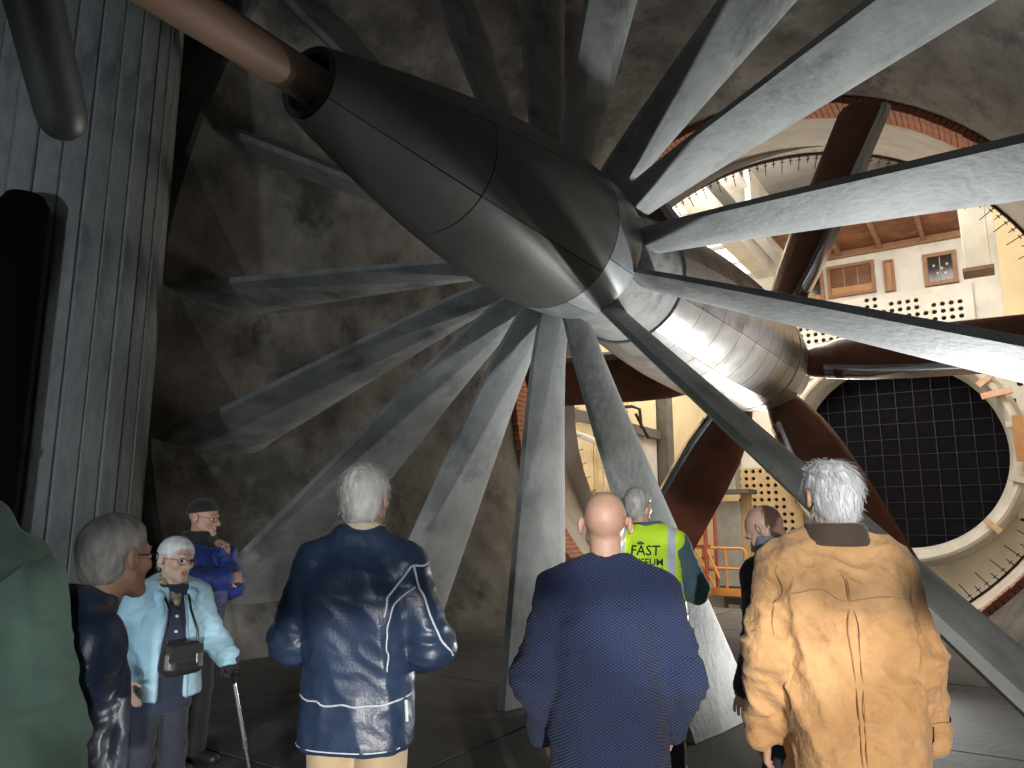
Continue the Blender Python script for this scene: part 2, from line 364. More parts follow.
# ------------------------------------------------------------------ fan
fan = empty('tunnel_fan', (AX, 11.1, AZ)); tag(fan, 'large six-bladed dark mahogany fan behind the nacelle', 'fan')
def hubr(y): return body_r(y)
ang0 = 61
hp = [(10.20, hubr(10.2)), (10.5, hubr(10.5)), (10.8, hubr(10.8))]; hq = [(10.8, hubr(10.8)), (11.1, hubr(11.1)), (11.4, hubr(11.4)), (11.6, hubr(11.6))]
def fan_child(fn):
    before = set(COL.objects); fn()
    for o in set(COL.objects)-before:
        o.parent = fan; o.matrix_basis = Matrix.Translation((-AX, -11.1, -AZ)) @ o.matrix_basis
fan_child(lambda: rings(None, 'hub_plate', [hp, hq], 14, M_plate))
fan_child(lambda: lathe('hub_shell', [(10.18, .3), (10.2, hubr(10.2)-.022), (10.9, hubr(10.9)-.022), (11.5, hubr(11.5)-.022), (11.62, .58), (11.75, .52), (11.8, 0.0)], 48, M_grey))
def blade(theta):
    rs = [0.6, 0.8, 1.1, 1.5, 2.0, 2.6, 3.2, 3.7, 3.95, 4.05, 4.1]
    sec = [(0, .62), (.02, .80), (.09, .95), (.3, 1.0), (.6, .88), (.85, .6), (.98, .3), (1, .2)]
    loop = sec + [(c, -t) for c, t in sec[::-1]]
    n = len(loop); ct, st = math.cos(theta), math.sin(theta)
    er = Vector((ct, 0, st)); et = Vector((-st, 0, ct)); ey = Vector((0, 1, 0))
    def pts(r, lo=0.0, hi=1.0, grow=0.0):
        u = (r-0.6)/3.67
        be = math.radians(38 - 11*u); ch = np.interp(r, [.6, .9, 1.3, 2, 3.95, 4.05, 4.1], [.40, .66, .84, .90, .88, .80, .66]); tk = np.interp(r, [.6, 1.0, 2, 4.27], [.15, .125, .11, .06])
        # leading edge (c=0) on the -et side
        cd = et*math.cos(be) + ey*math.sin(be); nd = -et*math.sin(be) + ey*math.cos(be)
        return [er*r + cd*((min(max(c, lo), hi)-0.45)*ch - (grow if c <= lo else 0)) + nd*(t*(tk+grow)) for c, t in loop]
    v = []; f = []
    for r in rs: v += pts(r)
    for i in range(len(rs)-1):
        for k in range(n): f.append((i*n+k, i*n+(k+1) % n, (i+1)*n+(k+1) % n, (i+1)*n+k))
    f.append(tuple(range(n))[::-1]); f.append(tuple((len(rs)-1)*n+k for k in range(n)))
    b = mesh('blade', v, f, M_wood, fan, 45)
    # metal sheath along the leading edge
    v = []; f = []; rs2 = [0.95, 1.5, 2.0, 2.6, 3.2, 3.7, 3.95, 4.04]
    idx = [2, 1, 0, 15, 14, 13]
    for r in rs2:
        p = pts(r, 0, 1, 0.006); v += [p[i] for i in idx]
    m = len(idx)
    for i in range(len(rs2)-1):
        for k in range(m-1): f.append((i*m+k, i*m+k+1, (i+1)*m+k+1, (i+1)*m+k))
    mesh('edge_sheath', v, f, M_sheath, b, 45)
for a in (64, 121, 178, -122, -64, -2): blade(math.radians(a))
# ------------------------------------------------------------------ test chamber beyond the fan
def st(o): o['kind'] = 'structure'; return o
def bx(name, lo, hi, m, parent=None, bevel=0): 
    b = MB(); b.box(lo, hi); return b.build(name, m, parent, bevel=bevel)
NX, NZ, NR = -3.10, 3.93, 3.38     # nozzle centre and mouth radius
YW = 30.4
st(bx('floor_chamber', (-12, 13.7, -2.7), (6, 37, -2.5), M_floor))
st(bx('wall_left', (-10.3, 13.8, -2.6), (-10.0, 36.4, 16), M_cream))
st(bx('wall_right', (5.0, 13.8, -2.6), (5.3, 36.4, 16), M_cream))
st(bx('wall_far', (-10.2, 36.2, -2.6), (5.2, 36.5, 16), M_white))
# wall around the collector, seen only by the chamber light
v = []; f = []; n = 64
for k in range(n):
    q = 2*PI*k/n; c, s = math.cos(q), math.sin(q)
    v.append((AX+4.45*c, 13.5, AZ+4.45*s))
    t = min(8.0/abs(c) if abs(c) > 1e-6 else 1e9, 12.0/abs(s) if abs(s) > 1e-6 else 1e9); v.append((AX+t*c, 13.5, AZ+t*s))
for k in range(n): f.append((2*k, 2*k+1, 2*((k+1) % n)+1, 2*((k+1) % n)))
st(mesh('wall_near', v, f, M_white))
# end wall with the round nozzle
v = []; f = []; n = 96; x0, x1, z0, z1 = -10.0, 5.0, -2.5, 13.4
corners = []
for k in range(n):
    q = 2*PI*k/n; c, s = math.cos(q), math.sin(q)
    v.append((NX+4.0*c, YW, NZ+4.0*s))
    tx = ((x1-NX)/c if c > 0 else (x0-NX)/c) if abs(c) > 1e-6 else 1e9
    tz = ((z1-NZ)/s if s > 0 else (z0-NZ)/s) if abs(s) > 1e-6 else 1e9
    t = min(tx, tz); v.append((NX+t*c, YW, NZ+t*s))
for k in range(n): f.append((2*k, 2*((k+1) % n), 2*((k+1) % n)+1, 2*k+1))
# fill the four corners
def vi(p): v.append(p); return len(v)-1
for cx, cz in ((x1, z1), (x0, z1), (x0, z0), (x1, z0)):
    qa = math.atan2(cz-NZ, cx-NX) % (2*PI); k = int(qa/(2*PI)*n)
    i = vi((cx, YW, cz)); f.append((2*k+1, 2*((k+1) % n)+1, i))
wall_end = st(mesh('wall_end', v, f, M_white))
# nozzle
noz = empty('wind_tunnel_nozzle', (NX, YW, NZ)); tag(noz, 'huge round dark nozzle mouth with pale rim and gridded screen in the end wall', 'nozzle')
def toN(o): o.parent = noz; o.matrix_basis = Matrix.Translation((-NX, -YW, -NZ)) @ o.matrix_basis; return o
toN(lathe('rim', [(30.4, 4.05), (29.75, 3.95), (29.42, 3.82), (29.38, 3.72), (29.42, 3.64), (29.9, NR+.08), (30.8, NR)], 128, M_nozz, None, 35, ax=NX, az=NZ))
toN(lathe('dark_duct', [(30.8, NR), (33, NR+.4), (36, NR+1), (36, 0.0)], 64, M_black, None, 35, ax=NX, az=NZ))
# gridded screen: dark panels with recessed joints
pw, ph = 0.60, 0.585
def poly_clip(xa, xb, za, zb, R):
    pts = []
    N = 5
    edge = [(xa+(xb-xa)*i/N, za) for i in range(N)] + [(xb, za+(zb-za)*i/N) for i in range(N)] + [(xb-(xb-xa)*i/N, zb) for i in range(N)] + [(xa, zb-(zb-za)*i/N) for i in range(N)]
    for x, z in edge:
        d = math.hypot(x, z)
        pts.append((x, z) if d <= R else (x*R/d, z*R/d))
    return pts
full = None
for i in range(-6, 6):
    for j in range(-6, 6):
        xa, xb, za, zb = i*pw+.012, (i+1)*pw-.012, j*ph+.012, (j+1)*ph-.012
        dmin = math.hypot(min(abs(xa), abs(xb)), min(abs(za), abs(zb))); dmax = math.hypot(max(abs(xa), abs(xb)), max(abs(za), abs(zb)))
        if dmin > NR-.1: continue
        y = 0.62 + random.uniform(-.012, .012)
        if dmax <= NR:
            if full is None:
                b = MB(); b.box((.012, 0, .012), (pw-.012, .04, ph-.012)); o = b.build('screen_panel', M_black, noz); full = o.data; o.location = (i*pw, y, j*ph)
            else:
                o = share('screen_panel', full, noz); o.location = (i*pw, y, j*ph)
        else:
            p = poly_clip(xa, xb, za, zb, NR)
            v = [(x, y, z) for x, z in p]; m = len(v); v += [(x, y+.04, z) for x, z in p]
            f = [tuple(range(m))] + [(k, (k+1) % m, m+(k+1) % m, m+k) for k in range(m)]
            mesh('screen_panel', v, f, M_black, noz)
for i in range(-5, 6):
    L = math.sqrt(NR**2-(i*pw)**2); b = MB(); b.box((i*pw-.011, .55, -L), (i*pw+.011, .58, L)); b.build('screen_wire', M_wire, noz)
    L = math.sqrt(NR**2-(i*ph)**2); b = MB(); b.box((-L, .585, i*ph-.009), (L, .61, i*ph+.009)); b.build('screen_wire', M_wire, noz)
for a in (38, 12, -17, -44):
    q = math.radians(a); b = MB(); b.box((-.28, -.22, -.10), (.28, -.02, .10))
    o = b.build('rim_bracket', M_beamw if a in (38, -44) else M_nozz, noz); o.matrix_basis = Matrix.Translation((3.70*math.cos(q), -.88, 3.70*math.sin(q))) @ Matrix.Rotation(-q, 4, 'Y')

# perforated acoustic panels with real holes
def perforated(name, x0, z0, nx, nz, sx, sz, keep, skip, y, m, rad, parent):
    v = []; f = []; vid = {}
    def V(x, yy, z):
        k = (round(x, 4), round(yy, 4), round(z, 4))
        if k not in vid: vid[k] = len(v); v.append((x, yy, z))
        return vid[k]
    for i in range(nx):
        for j in range(nz):
            xa, za = x0+i*sx, z0+j*sz; cx, cz = xa+sx/2, za+sz/2
            if not keep(cx, cz): continue
            if skip(i, j, cx, cz):
                f.append((V(xa, y, za), V(xa+sx, y, za), V(xa+sx, y, za+sz), V(xa, y, za+sz))); continue
            sq = [(xa+sx, cz), (xa+sx, za+sz), (cx, za+sz), (xa, za+sz), (xa, cz), (xa, za), (cx, za), (xa+sx, za)]
            ring = []; inner = []; back = []
            for k in range(8):
                q = PI*k/4
                ring.append(V(sq[k][0], y, sq[k][1])); hx, hz = cx+rad*math.cos(q), cz+rad*math.sin(q)
                inner.append(V(hx, y, hz)); back.append(V(hx, y+.14, hz))
            for k in range(8):
                k2 = (k+1) % 8
                f.append((ring[k], ring[k2], inner[k2], inner[k])); f.append((inner[k], inner[k2], back[k2], back[k]))
    return mesh(name, v, f, m, parent)
def outside(x, z): return math.hypot(x-NX, z-NZ) > 4.35
kp = lambda x, z: math.hypot(x-NX, z-NZ) > 3.95
def skip_up(i, j, x, z):
    if not outside(x, z): return True
    top = 9.85 - 0.16*abs(x+3.6) - (0.3 if (i*7 % 5) == 0 else 0)
    return z > top or x < -6.9 or x > -0.55
bx('dark_backing', (-7.4, YW-.005, 7.0), (-.27, YW+.01, 9.9), M_dark, wall_end)
perforated('perforated_panel', -7.4, 7.0, 26, 11, .275, .268, kp, skip_up, YW-.15, M_perf, .088, wall_end)
bx('dark_backing', (-9.9, YW-.005, -2.0), (-6.56, YW+.01, 3.58), M_dark, wall_end)
perforated('perforated_panel', -9.9, -1.76, 12, 19, .28, .282, kp, lambda i, j, x, z: not outside(x, z) or i < 3 or (i == 3 and z < 2.3) or (i == 4 and z < 1.5) or z < 0.4 or (i, j) in ((6, 17), (7, 13)), YW-.15, M_tan, .082, wall_end)
bx('dark_backing', (.35, YW-.005, 1.5), (1.9, YW+.01, 6.3), M_dark, wall_end)
perforated('perforated_panel', .30, 1.6, 5, 14, .335, .335, kp, lambda i, j, x, z: not outside(x, z), YW-.15, M_perf, .10, wall_end)
# plain patches
st(bx('wall_panel_right', (0.62, YW-.30, 6.4), (5.0, YW-.02, 13.4), M_cream))

# openings high on the end wall
def framed(name, x0, x1, z0, z1, label, panes, mpane, fw=.12, lower=None, cat='window'):
    t = empty(name, ((x0+x1)/2, YW, z0)); tag(t, label, cat)
    def P(nm, a, c, m): return bx(nm, a, c, m, t)
    cx = (x0+x1)/2; W = (x1-x0)/2; H = z1-z0
    P('frame_side', (-W, -.14, 0), (-W+fw, .0, H), M_frame); P('frame_side', (W-fw, -.14, 0), (W, 0, H), M_frame)
    P('frame_rail', (-W+fw, -.14, H-fw), (W-fw, 0, H), M_frame); P('frame_rail', (-W+fw, -.14, 0), (W-fw, 0, fw), M_frame)
    iw = (2*W-2*fw)/panes
    zl = fw
    if lower:
        zl = fw + lower*(H-2*fw); P('lower_board', (-W+fw, -.07, fw), (W-fw, -.02, zl-.02), M_panelwood)
    for k in range(panes):
        P('pane', (-W+fw+k*iw+.015, -.05, zl), (-W+fw+(k+1)*iw-.015, -.03, H-fw), mpane)
    return t
framed('doorway_hatch', -6.15, -5.18, 9.55, 11.42, 'brown wooden hatch with a dark opening above, left end of the high row', 2, M_glass_d, lower=.42, cat='hatch')
framed('observation_window', -5.03, -3.33, 10.12, 11.40, 'wide brown-framed observation window high on the end wall', 3, mat('window_brown_glass', (0.13, 0.055, 0.03), (0.21, 0.095, 0.05), 2, 0.25), lower=.28)
framed('narrow_shutter', -3.03, -2.66, 10.05, 11.28, 'narrow brown shutter between the wide window and the dark window', 1, M_panelwood, fw=.07, cat='shutter')
dw = framed('dark_window', -1.70, -.62, 10.02, 11.24, 'square dark window in a brown frame, right end of the high row', 2, M_glass_d, fw=.14)
for x, z in ((-.2, .75), (.05, .62), (.22, .75), (-.1, .45), (.15, .42)):
    b = MB(); b.box((x-.035, -.075, z-.04), (x+.035, -.052, z+.04)); b.build('lamp_reflector', M_nozz, dw)

# roof
st(bx('ceiling', (-10.2, 13.6, 15.8), (5.2, 36.4, 16.0), M_white))
sof = st(bx('ceiling_soffit', (-6.3, 24.6, 11.95), (-.42, YW, 12.2), M_brown))
for x in (-5.6, -4.5, -3.05, -1.6): bx('soffit_beam', (x-.065, 24.6, 11.74), (x+.065, YW-.1, 11.95), M_beamd, sof)
bx('soffit_board', (-6.3, YW-.2, 11.68), (-.42, YW-.05, 11.93), M_frame, sof)
bx('upstand', (-6.5, 24.5, 11.85), (-6.3, YW, 13.6), M_white, sof)
st(bx('ceiling_beam_left', (-7.75, 16, 11.45), (-7.05, YW, 12.1), M_white))
st(bx('ceiling_panel', (-7.1, 16, 12.9), (-6.4, YW, 13.05), M_white))
sky = st(empty('window_1', (-9.4, 0, 11.7)))
for k in range(7):
    y = 17+k*1.9
    if k % 2 == 0 or True:
        bx('pane', (0.05, y+.08, 0), (1.6, y+1.82, .03), M_sky if k % 2 else M_skyd, sky)
    bx('glazing_bar', (0.0, y-.06, -.10), (1.65, y+.06, .02), M_white, sky)
hg = bx('hanging_duct', (-.32, 23.8, 8.55), (.32, 24.5, 15.8), M_white, None, .02); tag(hg, 'white square duct hanging down right of the brown ceiling', 'duct')
b = MB(); b.box((-.38, 23.74, 8.45), (.38, 24.56, 8.55)); b.build('rusty_base', M_rust, hg)

# left side of the chamber
pan = empty('wall_cladding', (-10, 0, 0)); st(pan)
for y, zt in [(14.6, 9), (17.0, 9), (19.4, 9), (21.8, 9)]:
    bx('panel', (0.0, y+.03, 4.6), (.09, y+2.37, zt), M_cream, pan)
    bx('panel', (0.0, y+.03, -1.5), (.07, y+2.37, 4.3), M_cream if y < 21 else M_white, pan)
bx('rail', (0, 14.6, 4.3), (.22, 24.2, 4.6), M_greyd, pan)
col = bx('steel_column', (-9.95, 24.28, -2.5), (-9.55, 24.85, 12), M_greyd, None, .02); tag(col, 'dark steel column against the cream chamber wall left of the raised blade', 'column')
b = MB(); b.tube([(-9.7, 17.2, 3.95), (-9.7, 19.4, 3.75), (-9.7, 21.6, 3.5)], .09, 10); b.tube([(-9.7, 19.6, 3.8), (-9.7, 19.6, 2.35)], .05, 8); b.tube([(-9.7, 19.5, 2.95), (-9.7, 22.6, 2.95)], .04, 8)
o = b.build('white_pipework', M_white, None, 40); tag(o, 'white pipes running along the cream chamber wall', 'pipes')
b = MB(); b.tube([(-9.98, 21.2, 5.05), (-9.5, 21.25, 5.05), (-9.4, 21.6, 5.0), (-9.4, 21.7, 4.4)], .05, 8); b.tube([(-9.4, 21.3, 4.8), (-9.4, 22.2, 4.15)], .05, 8); b.box((-10, 21.1, 4.75), (-9.9, 21.3, 5.3))
o = b.build('wall_bracket', M_iron, None); tag(o, 'black hooked bracket on the cream chamber wall', 'bracket')
b = MB(); b.box((-9.9, 17.6, 2.1), (-8.9, 21.9, 2.28)); b.box((-9.9, 17.6, 1.7), (-9.7, 17.8, 2.1)); b.box((-9.9, 21.6, 1.7), (-9.7, 21.8, 2.1))
o = b.build('wall_shelf', M_tan, None); tag(o, 'tan ledge with clutter low on the cream chamber wall', 'ledge')
# platform, stairs and guard rail at the far lower left
pf = empty('service_platform', (-8.4, 25.4, -.8)); tag(pf, 'service platform with orange edge below the perforated tan wall', 'platform')
bx('deck', (-1.2, -.3, -.12), (1.6, 1.6, 0), M_grey, pf); bx('toe_board', (-1.2, -.36, -.12), (1.6, -.3, .12), M_orange, pf)
bx('wall_face', (-1.2, .4, -1.7), (1.6, .5, -.12), M_white, pf); bx('dark_cupboard', (.1, .25, -1.6), (.75, .4, -.25), M_greyd, pf); bx('cupboard_label', (.25, .22, -.75), (.62, .25, -.45), M_white, pf)
gr = empty('guard_rail', (-8.4, 25.05, -.8)); tag(gr, 'orange tubular guard rail on the far service platform', 'railing')
def rail(pts, nm): b = MB(); b.tube(pts, .042, 8); b.build(nm, M_orange, gr, 40)
rail([(-1.1, 0, 1.42), (.98, 0, 1.42), (1.08, 0, 1.34), (1.1, 0, 1.2), (1.1, 0, .92), (1.04, 0, .8), (.94, 0, .76)], 'top_rail'); rail([(-1.1, 0, .76), (.94, 0, .76)], 'mid_rail')
for x in (-1.1, -.35, .42): rail([(x, 0, 0), (x, 0, 1.42)], 'post')
rail([(1.32, 0, 0), (1.32, 0, 1.2), (1.4, 0, 1.32)], 'post')
rs = empty('red_stair_frame', (-8.7, 24.2, -.8)); tag(rs, 'red steel stair frame left of the perforated tan wall', 'stairs')
def bar(nm, a, c, r, m=M_red): b = MB(); b.tube([a, c], r, 6); b.build(nm, m, rs)
bar('post', (.35, 0, 0), (.35, 0, 3.5), .07); bar('post', (-.35, 0, 0), (-.35, 0, 3.9), .06); bar('post', (.35, 1, 0), (.35, 1, 3.5), .06)
bx('beam', (-.7, -.1, 3.3), (.55, .1, 3.62), M_red, rs); bx('beam', (-.5, -.08, 4.0), (.7, .08, 4.2), M_red, rs)
bar('brace', (-.4, 0, 3.3), (.75, 0, .5), .045, M_orange); bar('brace', (-.3, 0, 1.9), (.6, 0, .2), .04, M_orange); bar('brace', (.35, 0, 3.3), (-.35, 0, .8), .035)
for k in range(6): bx('tread', (-.6+.17*k, .1, 2.6-.38*k), (-.3+.17*k, .9, 2.66-.38*k), M_red, rs)
cab = empty('grey_cabinet', (-8.2, 26.2, -2.5)); tag(cab, 'grey steel cabinet with a shelf top beside the red stair frame', 'cabinet')
bx('body', (-.45, 0, 1.8), (.45, .7, 4.7), M_grey, cab); bx('shelf_top', (-.7, -.3, 4.95), (.85, .8, 5.1), M_greyd, cab); bx('upper_locker', (-.15, .1, 5.1), (.3, .7, 6.4), M_grey, cab); bx('side_board', (.45, .1, 1.8), (.7, .6, 4.95), M_tan, cab); bx('foot_frame', (-.42, .05, 0), (.42, .65, 1.8), M_greyd, cab)
wn = framed('green_window', -9.75, -8.85, 3.75, 5.35, 'small grey-green framed window above the tan perforated panel', 2, mat('green_glass', (0.32, 0.37, 0.31), None, rough=.2), fw=.12)
# odds and ends by the right of the nozzle
o = bx('plank', (-.45, -.1, -.1), (.45, .1, .1), mat('plank_pink', (0.66, 0.40, 0.30), (0.74, 0.5, 0.4), 4, .8), noz); o.matrix_basis = Matrix.Translation((3.2, -1.15, 1.78)) @ Matrix.Rotation(math.radians(-10), 4, 'Y')
o = bx('orange_board', (.42, 28.9, 3.4), (.75, 29.0, 4.9), M_panelwood); tag(o, 'upright orange-brown board right of the nozzle', 'board')
# ------------------------------------------------------------------ people: smooth implicit bodies
from mathutils.bvhtree import BVHTree
_perm = np.random.default_rng(3).permutation(256).astype(np.int32); _perm = np.concatenate([_perm, _perm, _perm])
_grad = np.random.default_rng(4).normal(size=(256, 3)); _grad /= np.linalg.norm(_grad, axis=1)[:, None]
def noise3(p):
    i = np.floor(p).astype(np.int32); f = p - i; u = f*f*f*(f*(f*6-15)+10); i &= 255; r = 0
    for dx in (0, 1):
        for dy in (0, 1):
            for dz in (0, 1):
                h = _perm[_perm[_perm[i[:, 0]+dx]+i[:, 1]+dy]+i[:, 2]+dz]; g = _grad[h]
                d = (g*(f-np.array([dx, dy, dz]))).sum(1)
                r = r + d*(u[:, 0] if dx else 1-u[:, 0])*(u[:, 1] if dy else 1-u[:, 1])*(u[:, 2] if dz else 1-u[:, 2])
    return r
def smin(a, b, k):
    h = np.clip(.5 + .5*(b-a)/k, 0, 1); return b*(1-h) + a*h - k*h*(1-h)
def smax(a, b, k): return -smin(-a, -b, k)
def d_rc(X, Y, Z, a, b, ra, rb):
    a = np.array(a, float); b = np.array(b, float); e = b-a; L = max(float(e@e), 1e-9)
    t = np.clip(((X-a[0])*e[0]+(Y-a[1])*e[1]+(Z-a[2])*e[2])/L, 0, 1)
    return np.sqrt((X-a[0]-t*e[0])**2+(Y-a[1]-t*e[1])**2+(Z-a[2]-t*e[2])**2) - (ra+t*(rb-ra))
def d_el(X, Y, Z, c, r):
    x, y, z = X-c[0], Y-c[1], Z-c[2]
    k0 = np.sqrt((x/r[0])**2+(y/r[1])**2+(z/r[2])**2); k1 = np.sqrt((x/r[0]**2)**2+(y/r[1]**2)**2+(z/r[2]**2)**2)
    return k0*(k0-1)/np.maximum(k1, 1e-6)
class Field:
    def __init__(s, lo, hi, h):
        s.lo = np.array(lo, float); s.h = h; s.n = np.ceil((np.array(hi)-s.lo)/h).astype(int)+1
        s.D = np.full(s.n, 0.3, np.float32)
    def op(s, fn, lo, hi, k=0.0, mode='u'):
        pad = k + 3*s.h
        i0 = np.clip(np.floor((np.array(lo)-pad-s.lo)/s.h).astype(int), 0, s.n-1); i1 = np.clip(np.ceil((np.array(hi)+pad-s.lo)/s.h).astype(int)+1, 1, s.n)
        if (i1 <= i0).any(): return
        ax = [(s.lo[q]+s.h*np.arange(i0[q], i1[q])).astype(np.float32) for q in range(3)]
        X, Y, Z = np.meshgrid(*ax, indexing='ij', sparse=True)
        d = fn(X, Y, Z); sl = tuple(slice(a, b) for a, b in zip(i0, i1)); D = s.D[sl]
        if mode == 'u': r = smin(D, d, k) if k else np.minimum(D, d)
        else: r = smax(D, -d, k) if k else np.maximum(D, -d)
        s.D[sl] = r
    def rc(s, a, b, ra, rb, k=.02, mode='u'):
        a = np.array(a, float); b = np.array(b, float); m = max(ra, rb)
        s.op(lambda X, Y, Z: d_rc(X, Y, Z, a, b, ra, rb), np.minimum(a, b)-m, np.maximum(a, b)+m, k, mode)
    def chain(s, pts, rad, k=.02):
        for p, q, r1, r2 in zip(pts[:-1], pts[1:], rad[:-1], rad[1:]): s.rc(p, q, r1, r2, k)
    def el(s, c, r, k=.02, mode='u'):
        c = np.array(c, float); r = np.array(r, float); s.op(lambda X, Y, Z: d_el(X, Y, Z, c, r), c-r, c+r, k, mode)
    def stack(s, rows, k=.02, n=2.4):
        """rows: (z, half width, half depth, y centre, x centre)"""
        rows = sorted(rows); A = np.array([list(r)+[0]*(5-len(r)) for r in rows], float); z0, z1 = A[0, 0], A[-1, 0]
        def fn(X, Y, Z):
            zz = np.clip(Z, z0, z1); hw, hd, cy, cx = [np.interp(zz, A[:, 0], A[:, i]) for i in (1, 2, 3, 4)]
            q = (np.abs((X-cx)/hw)**n + np.abs((Y-cy)/hd)**n)**(1/n)
            d = (q-1)*np.minimum(hw, hd)
            return smax(d, np.maximum(Z-z1, z0-Z)+0*d, .012)
        m = A[:, 1].max()+abs(A[:, 4]).max(); md = (A[:, 2]+abs(A[:, 3])).max()
        s.op(fn, (-m, -md, z0), (m, md, z1), k)
    def mesh(s):
        D = s.D; S_ = D < 0; nx, ny, nz = D.shape
        cn = (nx-1, ny-1, nz-1); tot = cn[0]*cn[1]*cn[2]
        cid = lambda i, j, k: (i*cn[1]+j)*cn[2]+k
        acc = np.zeros((0,), np.int64); P = []; W = []; quads = []
        for axq in range(3):
            sl0 = [slice(None)]*3; sl1 = [slice(None)]*3; sl0[axq] = slice(0, -1); sl1[axq] = slice(1, None)
            a, b = S_[tuple(sl0)], S_[tuple(sl1)]
            I = np.array(np.nonzero(a != b))
            va = D[tuple(sl0)][tuple(I)]; vb = D[tuple(sl1)][tuple(I)]; t = va/(va-vb)
            p = I.T.astype(float); p[:, axq] += t
            flip = a[tuple(I)]
            o1, o2 = [(1, 2), (2, 0), (0, 1)][axq]
            ok = (I[o1] > 0) & (I[o2] > 0) & (I[o1] < cn[o1]) & (I[o2] < cn[o2])
            I = I[:, ok]; p = p[ok]; flip = flip[ok]; q = []
            for d1, d2 in ((0, 0), (-1, 0), (-1, -1), (0, -1)):
                J = I.copy(); J[o1] += d1; J[o2] += d2; c = cid(*J); q.append(c); P.append(p); W.append(c)
            q = np.stack(q, 1); q[~flip] = q[~flip][:, ::-1]
            quads.append(q)
        P = np.concatenate(P); W = np.concatenate(W); Q = np.concatenate(quads)
        ids, inv = np.unique(W, return_inverse=True); cnt = np.bincount(inv)
        V = np.stack([np.bincount(inv, P[:, i])/cnt for i in range(3)], 1)
        F = np.searchsorted(ids, Q)
        return V*s.h + s.lo, F
def np_mesh(name, V, F, m, parent=None, sm=True):
    me = bpy.data.meshes.new(name); k = F.shape[1]
    me.vertices.add(len(V)); me.vertices.foreach_set('co', np.asarray(V, np.float32).ravel())
    me.loops.add(F.size); me.loops.foreach_set('vertex_index', F.ravel().astype(np.int32))
    me.polygons.add(len(F)); me.polygons.foreach_set('loop_start', np.arange(0, F.size, k, dtype=np.int32)); me.polygons.foreach_set('loop_total', np.full(len(F), k, np.int32))
    me.update(calc_edges=True); me.validate()
    if m: me.materials.append(m)
    if sm: me.polygons.foreach_set('use_smooth', [True]*len(me.polygons))
    o = bpy.data.objects.new(name, me); COL.objects.link(o)
    if parent: o.parent = parent
    return o
def relax(V, F, it=2, lam=.5):
    n = len(V); E = np.concatenate([F[:, [0, 1]], F[:, [1, 2]], F[:, [2, 3]], F[:, [3, 0]]])
    a = np.concatenate([E[:, 0], E[:, 1]]); b = np.concatenate([E[:, 1], E[:, 0]]); c = np.bincount(a, minlength=n)
    for _ in range(it):
        M_ = np.stack([np.bincount(a, V[b, i], minlength=n) for i in range(3)], 1)/np.maximum(c, 1)[:, None]; V = V + lam*(M_-V)
    return V
def vnorm(V, F):
    fn = np.cross(V[F[:, 2]]-V[F[:, 0]], V[F[:, 3]]-V[F[:, 1]]); N = np.zeros_like(V)
    for i in range(4):
        for k in range(3): N[:, k] += np.bincount(F[:, i], fn[:, k], minlength=len(V))
    return N/np.maximum(np.linalg.norm(N, axis=1), 1e-9)[:, None]
def folds(V, F, amp, seed, focus=(), drape=1.0):
    """cloth folds: ridged noise stretched along the hang of the cloth, deeper at the joints"""
    N = vnorm(V, F); s = seed*7.3
    p = V.copy(); a1 = p@np.array([[1, .25, .12], [-.2, 1, -.1], [.35, .1, .32]]).T
    r1 = 1-2*np.abs(noise3(a1*5.2+s)); r2 = 1-2*np.abs(noise3(p@np.array([[.8, 0, .9], [0, 1, .2], [-.5, .2, .7]]).T*11+s+5))
    d = amp*(1.0*drape*(r1-.5)+.45*(r2-.5))
    for c, rad, am in focus:
        w_ = np.exp(-((V-np.array(c))**2).sum(1)/(2*rad*rad)); q = 1-2*np.abs(noise3(p*np.array([9, 9, 20])+s+9)); d = d + w_*am*(q-.45)
    return V + N*d[:, None]

def head_dist(x, y, z, o):
    """signed distance of a head; chin at z=-.117, crown at +.118, face towards +y, eyes at z=0"""
    d = d_el(x, y, z, (0, -.014, .030), (.077, .097, .088))
    d = smin(d, d_el(x, y, z, (0, .022, -.035), (.060, .070, .078)), .03)
    for s in (-1, 1):
        d = smin(d, d_rc(x, y, z, (s*.052, .005, -.055), (s*.014, .072, -.100), .020, .016), .025)
        d = smin(d, d_el(x, y, z, (s*.040, .062, -.024), (.024, .022, .020)), .02)
        d = smin(d, d_rc(x, y, z, (s*.012, .086, .022), (s*.046, .068, .020), .010, .009), .016)
    d = smin(d, d_rc(x, y, z, (-.008, .078, -.100), (.008, .078, -.100), .018, .018), .02)
    for s in (-1, 1):
        d = smax(d, -d_el(x, y, z, (s*.033, .098, .0), (.021, .018, .013)), .012)
    d = smin(d, d_rc(x, y, z, (0, .088, .008), (0, .113, -.034), .0075, .0125), .012)
    for s in (-1, 1): d = smin(d, d_el(x, y, z, (s*.013, .099, -.036), (.009, .011, .008)), .008)
    d = smin(d, d_rc(x, y, z, (-.019, .083, -.061), (.019, .083, -.061), .0065, .0065), .008)
    d = smin(d, d_rc(x, y, z, (-.016, .082, -.073), (.016, .082, -.073), .0075, .0075), .008)
    d = smax(d, -d_rc(x, y, z, (-.024, .096, -.067), (.024, .096, -.067), .0035, .0035), .005)
    for s in (-1, 1):
        e = d_el(x*math.cos(s*.35)-y*math.sin(s*.35)*0+0, y+.012+(x-s*.08)*s*.5, z+.004, (s*.083, 0, 0), (.011, .021, .034))
        e = smax(e, -d_el(x, y, z, (s*.094, -.008, -.002), (.008, .012, .020)), .006)
        d = smin(d, e, .008)
    return d
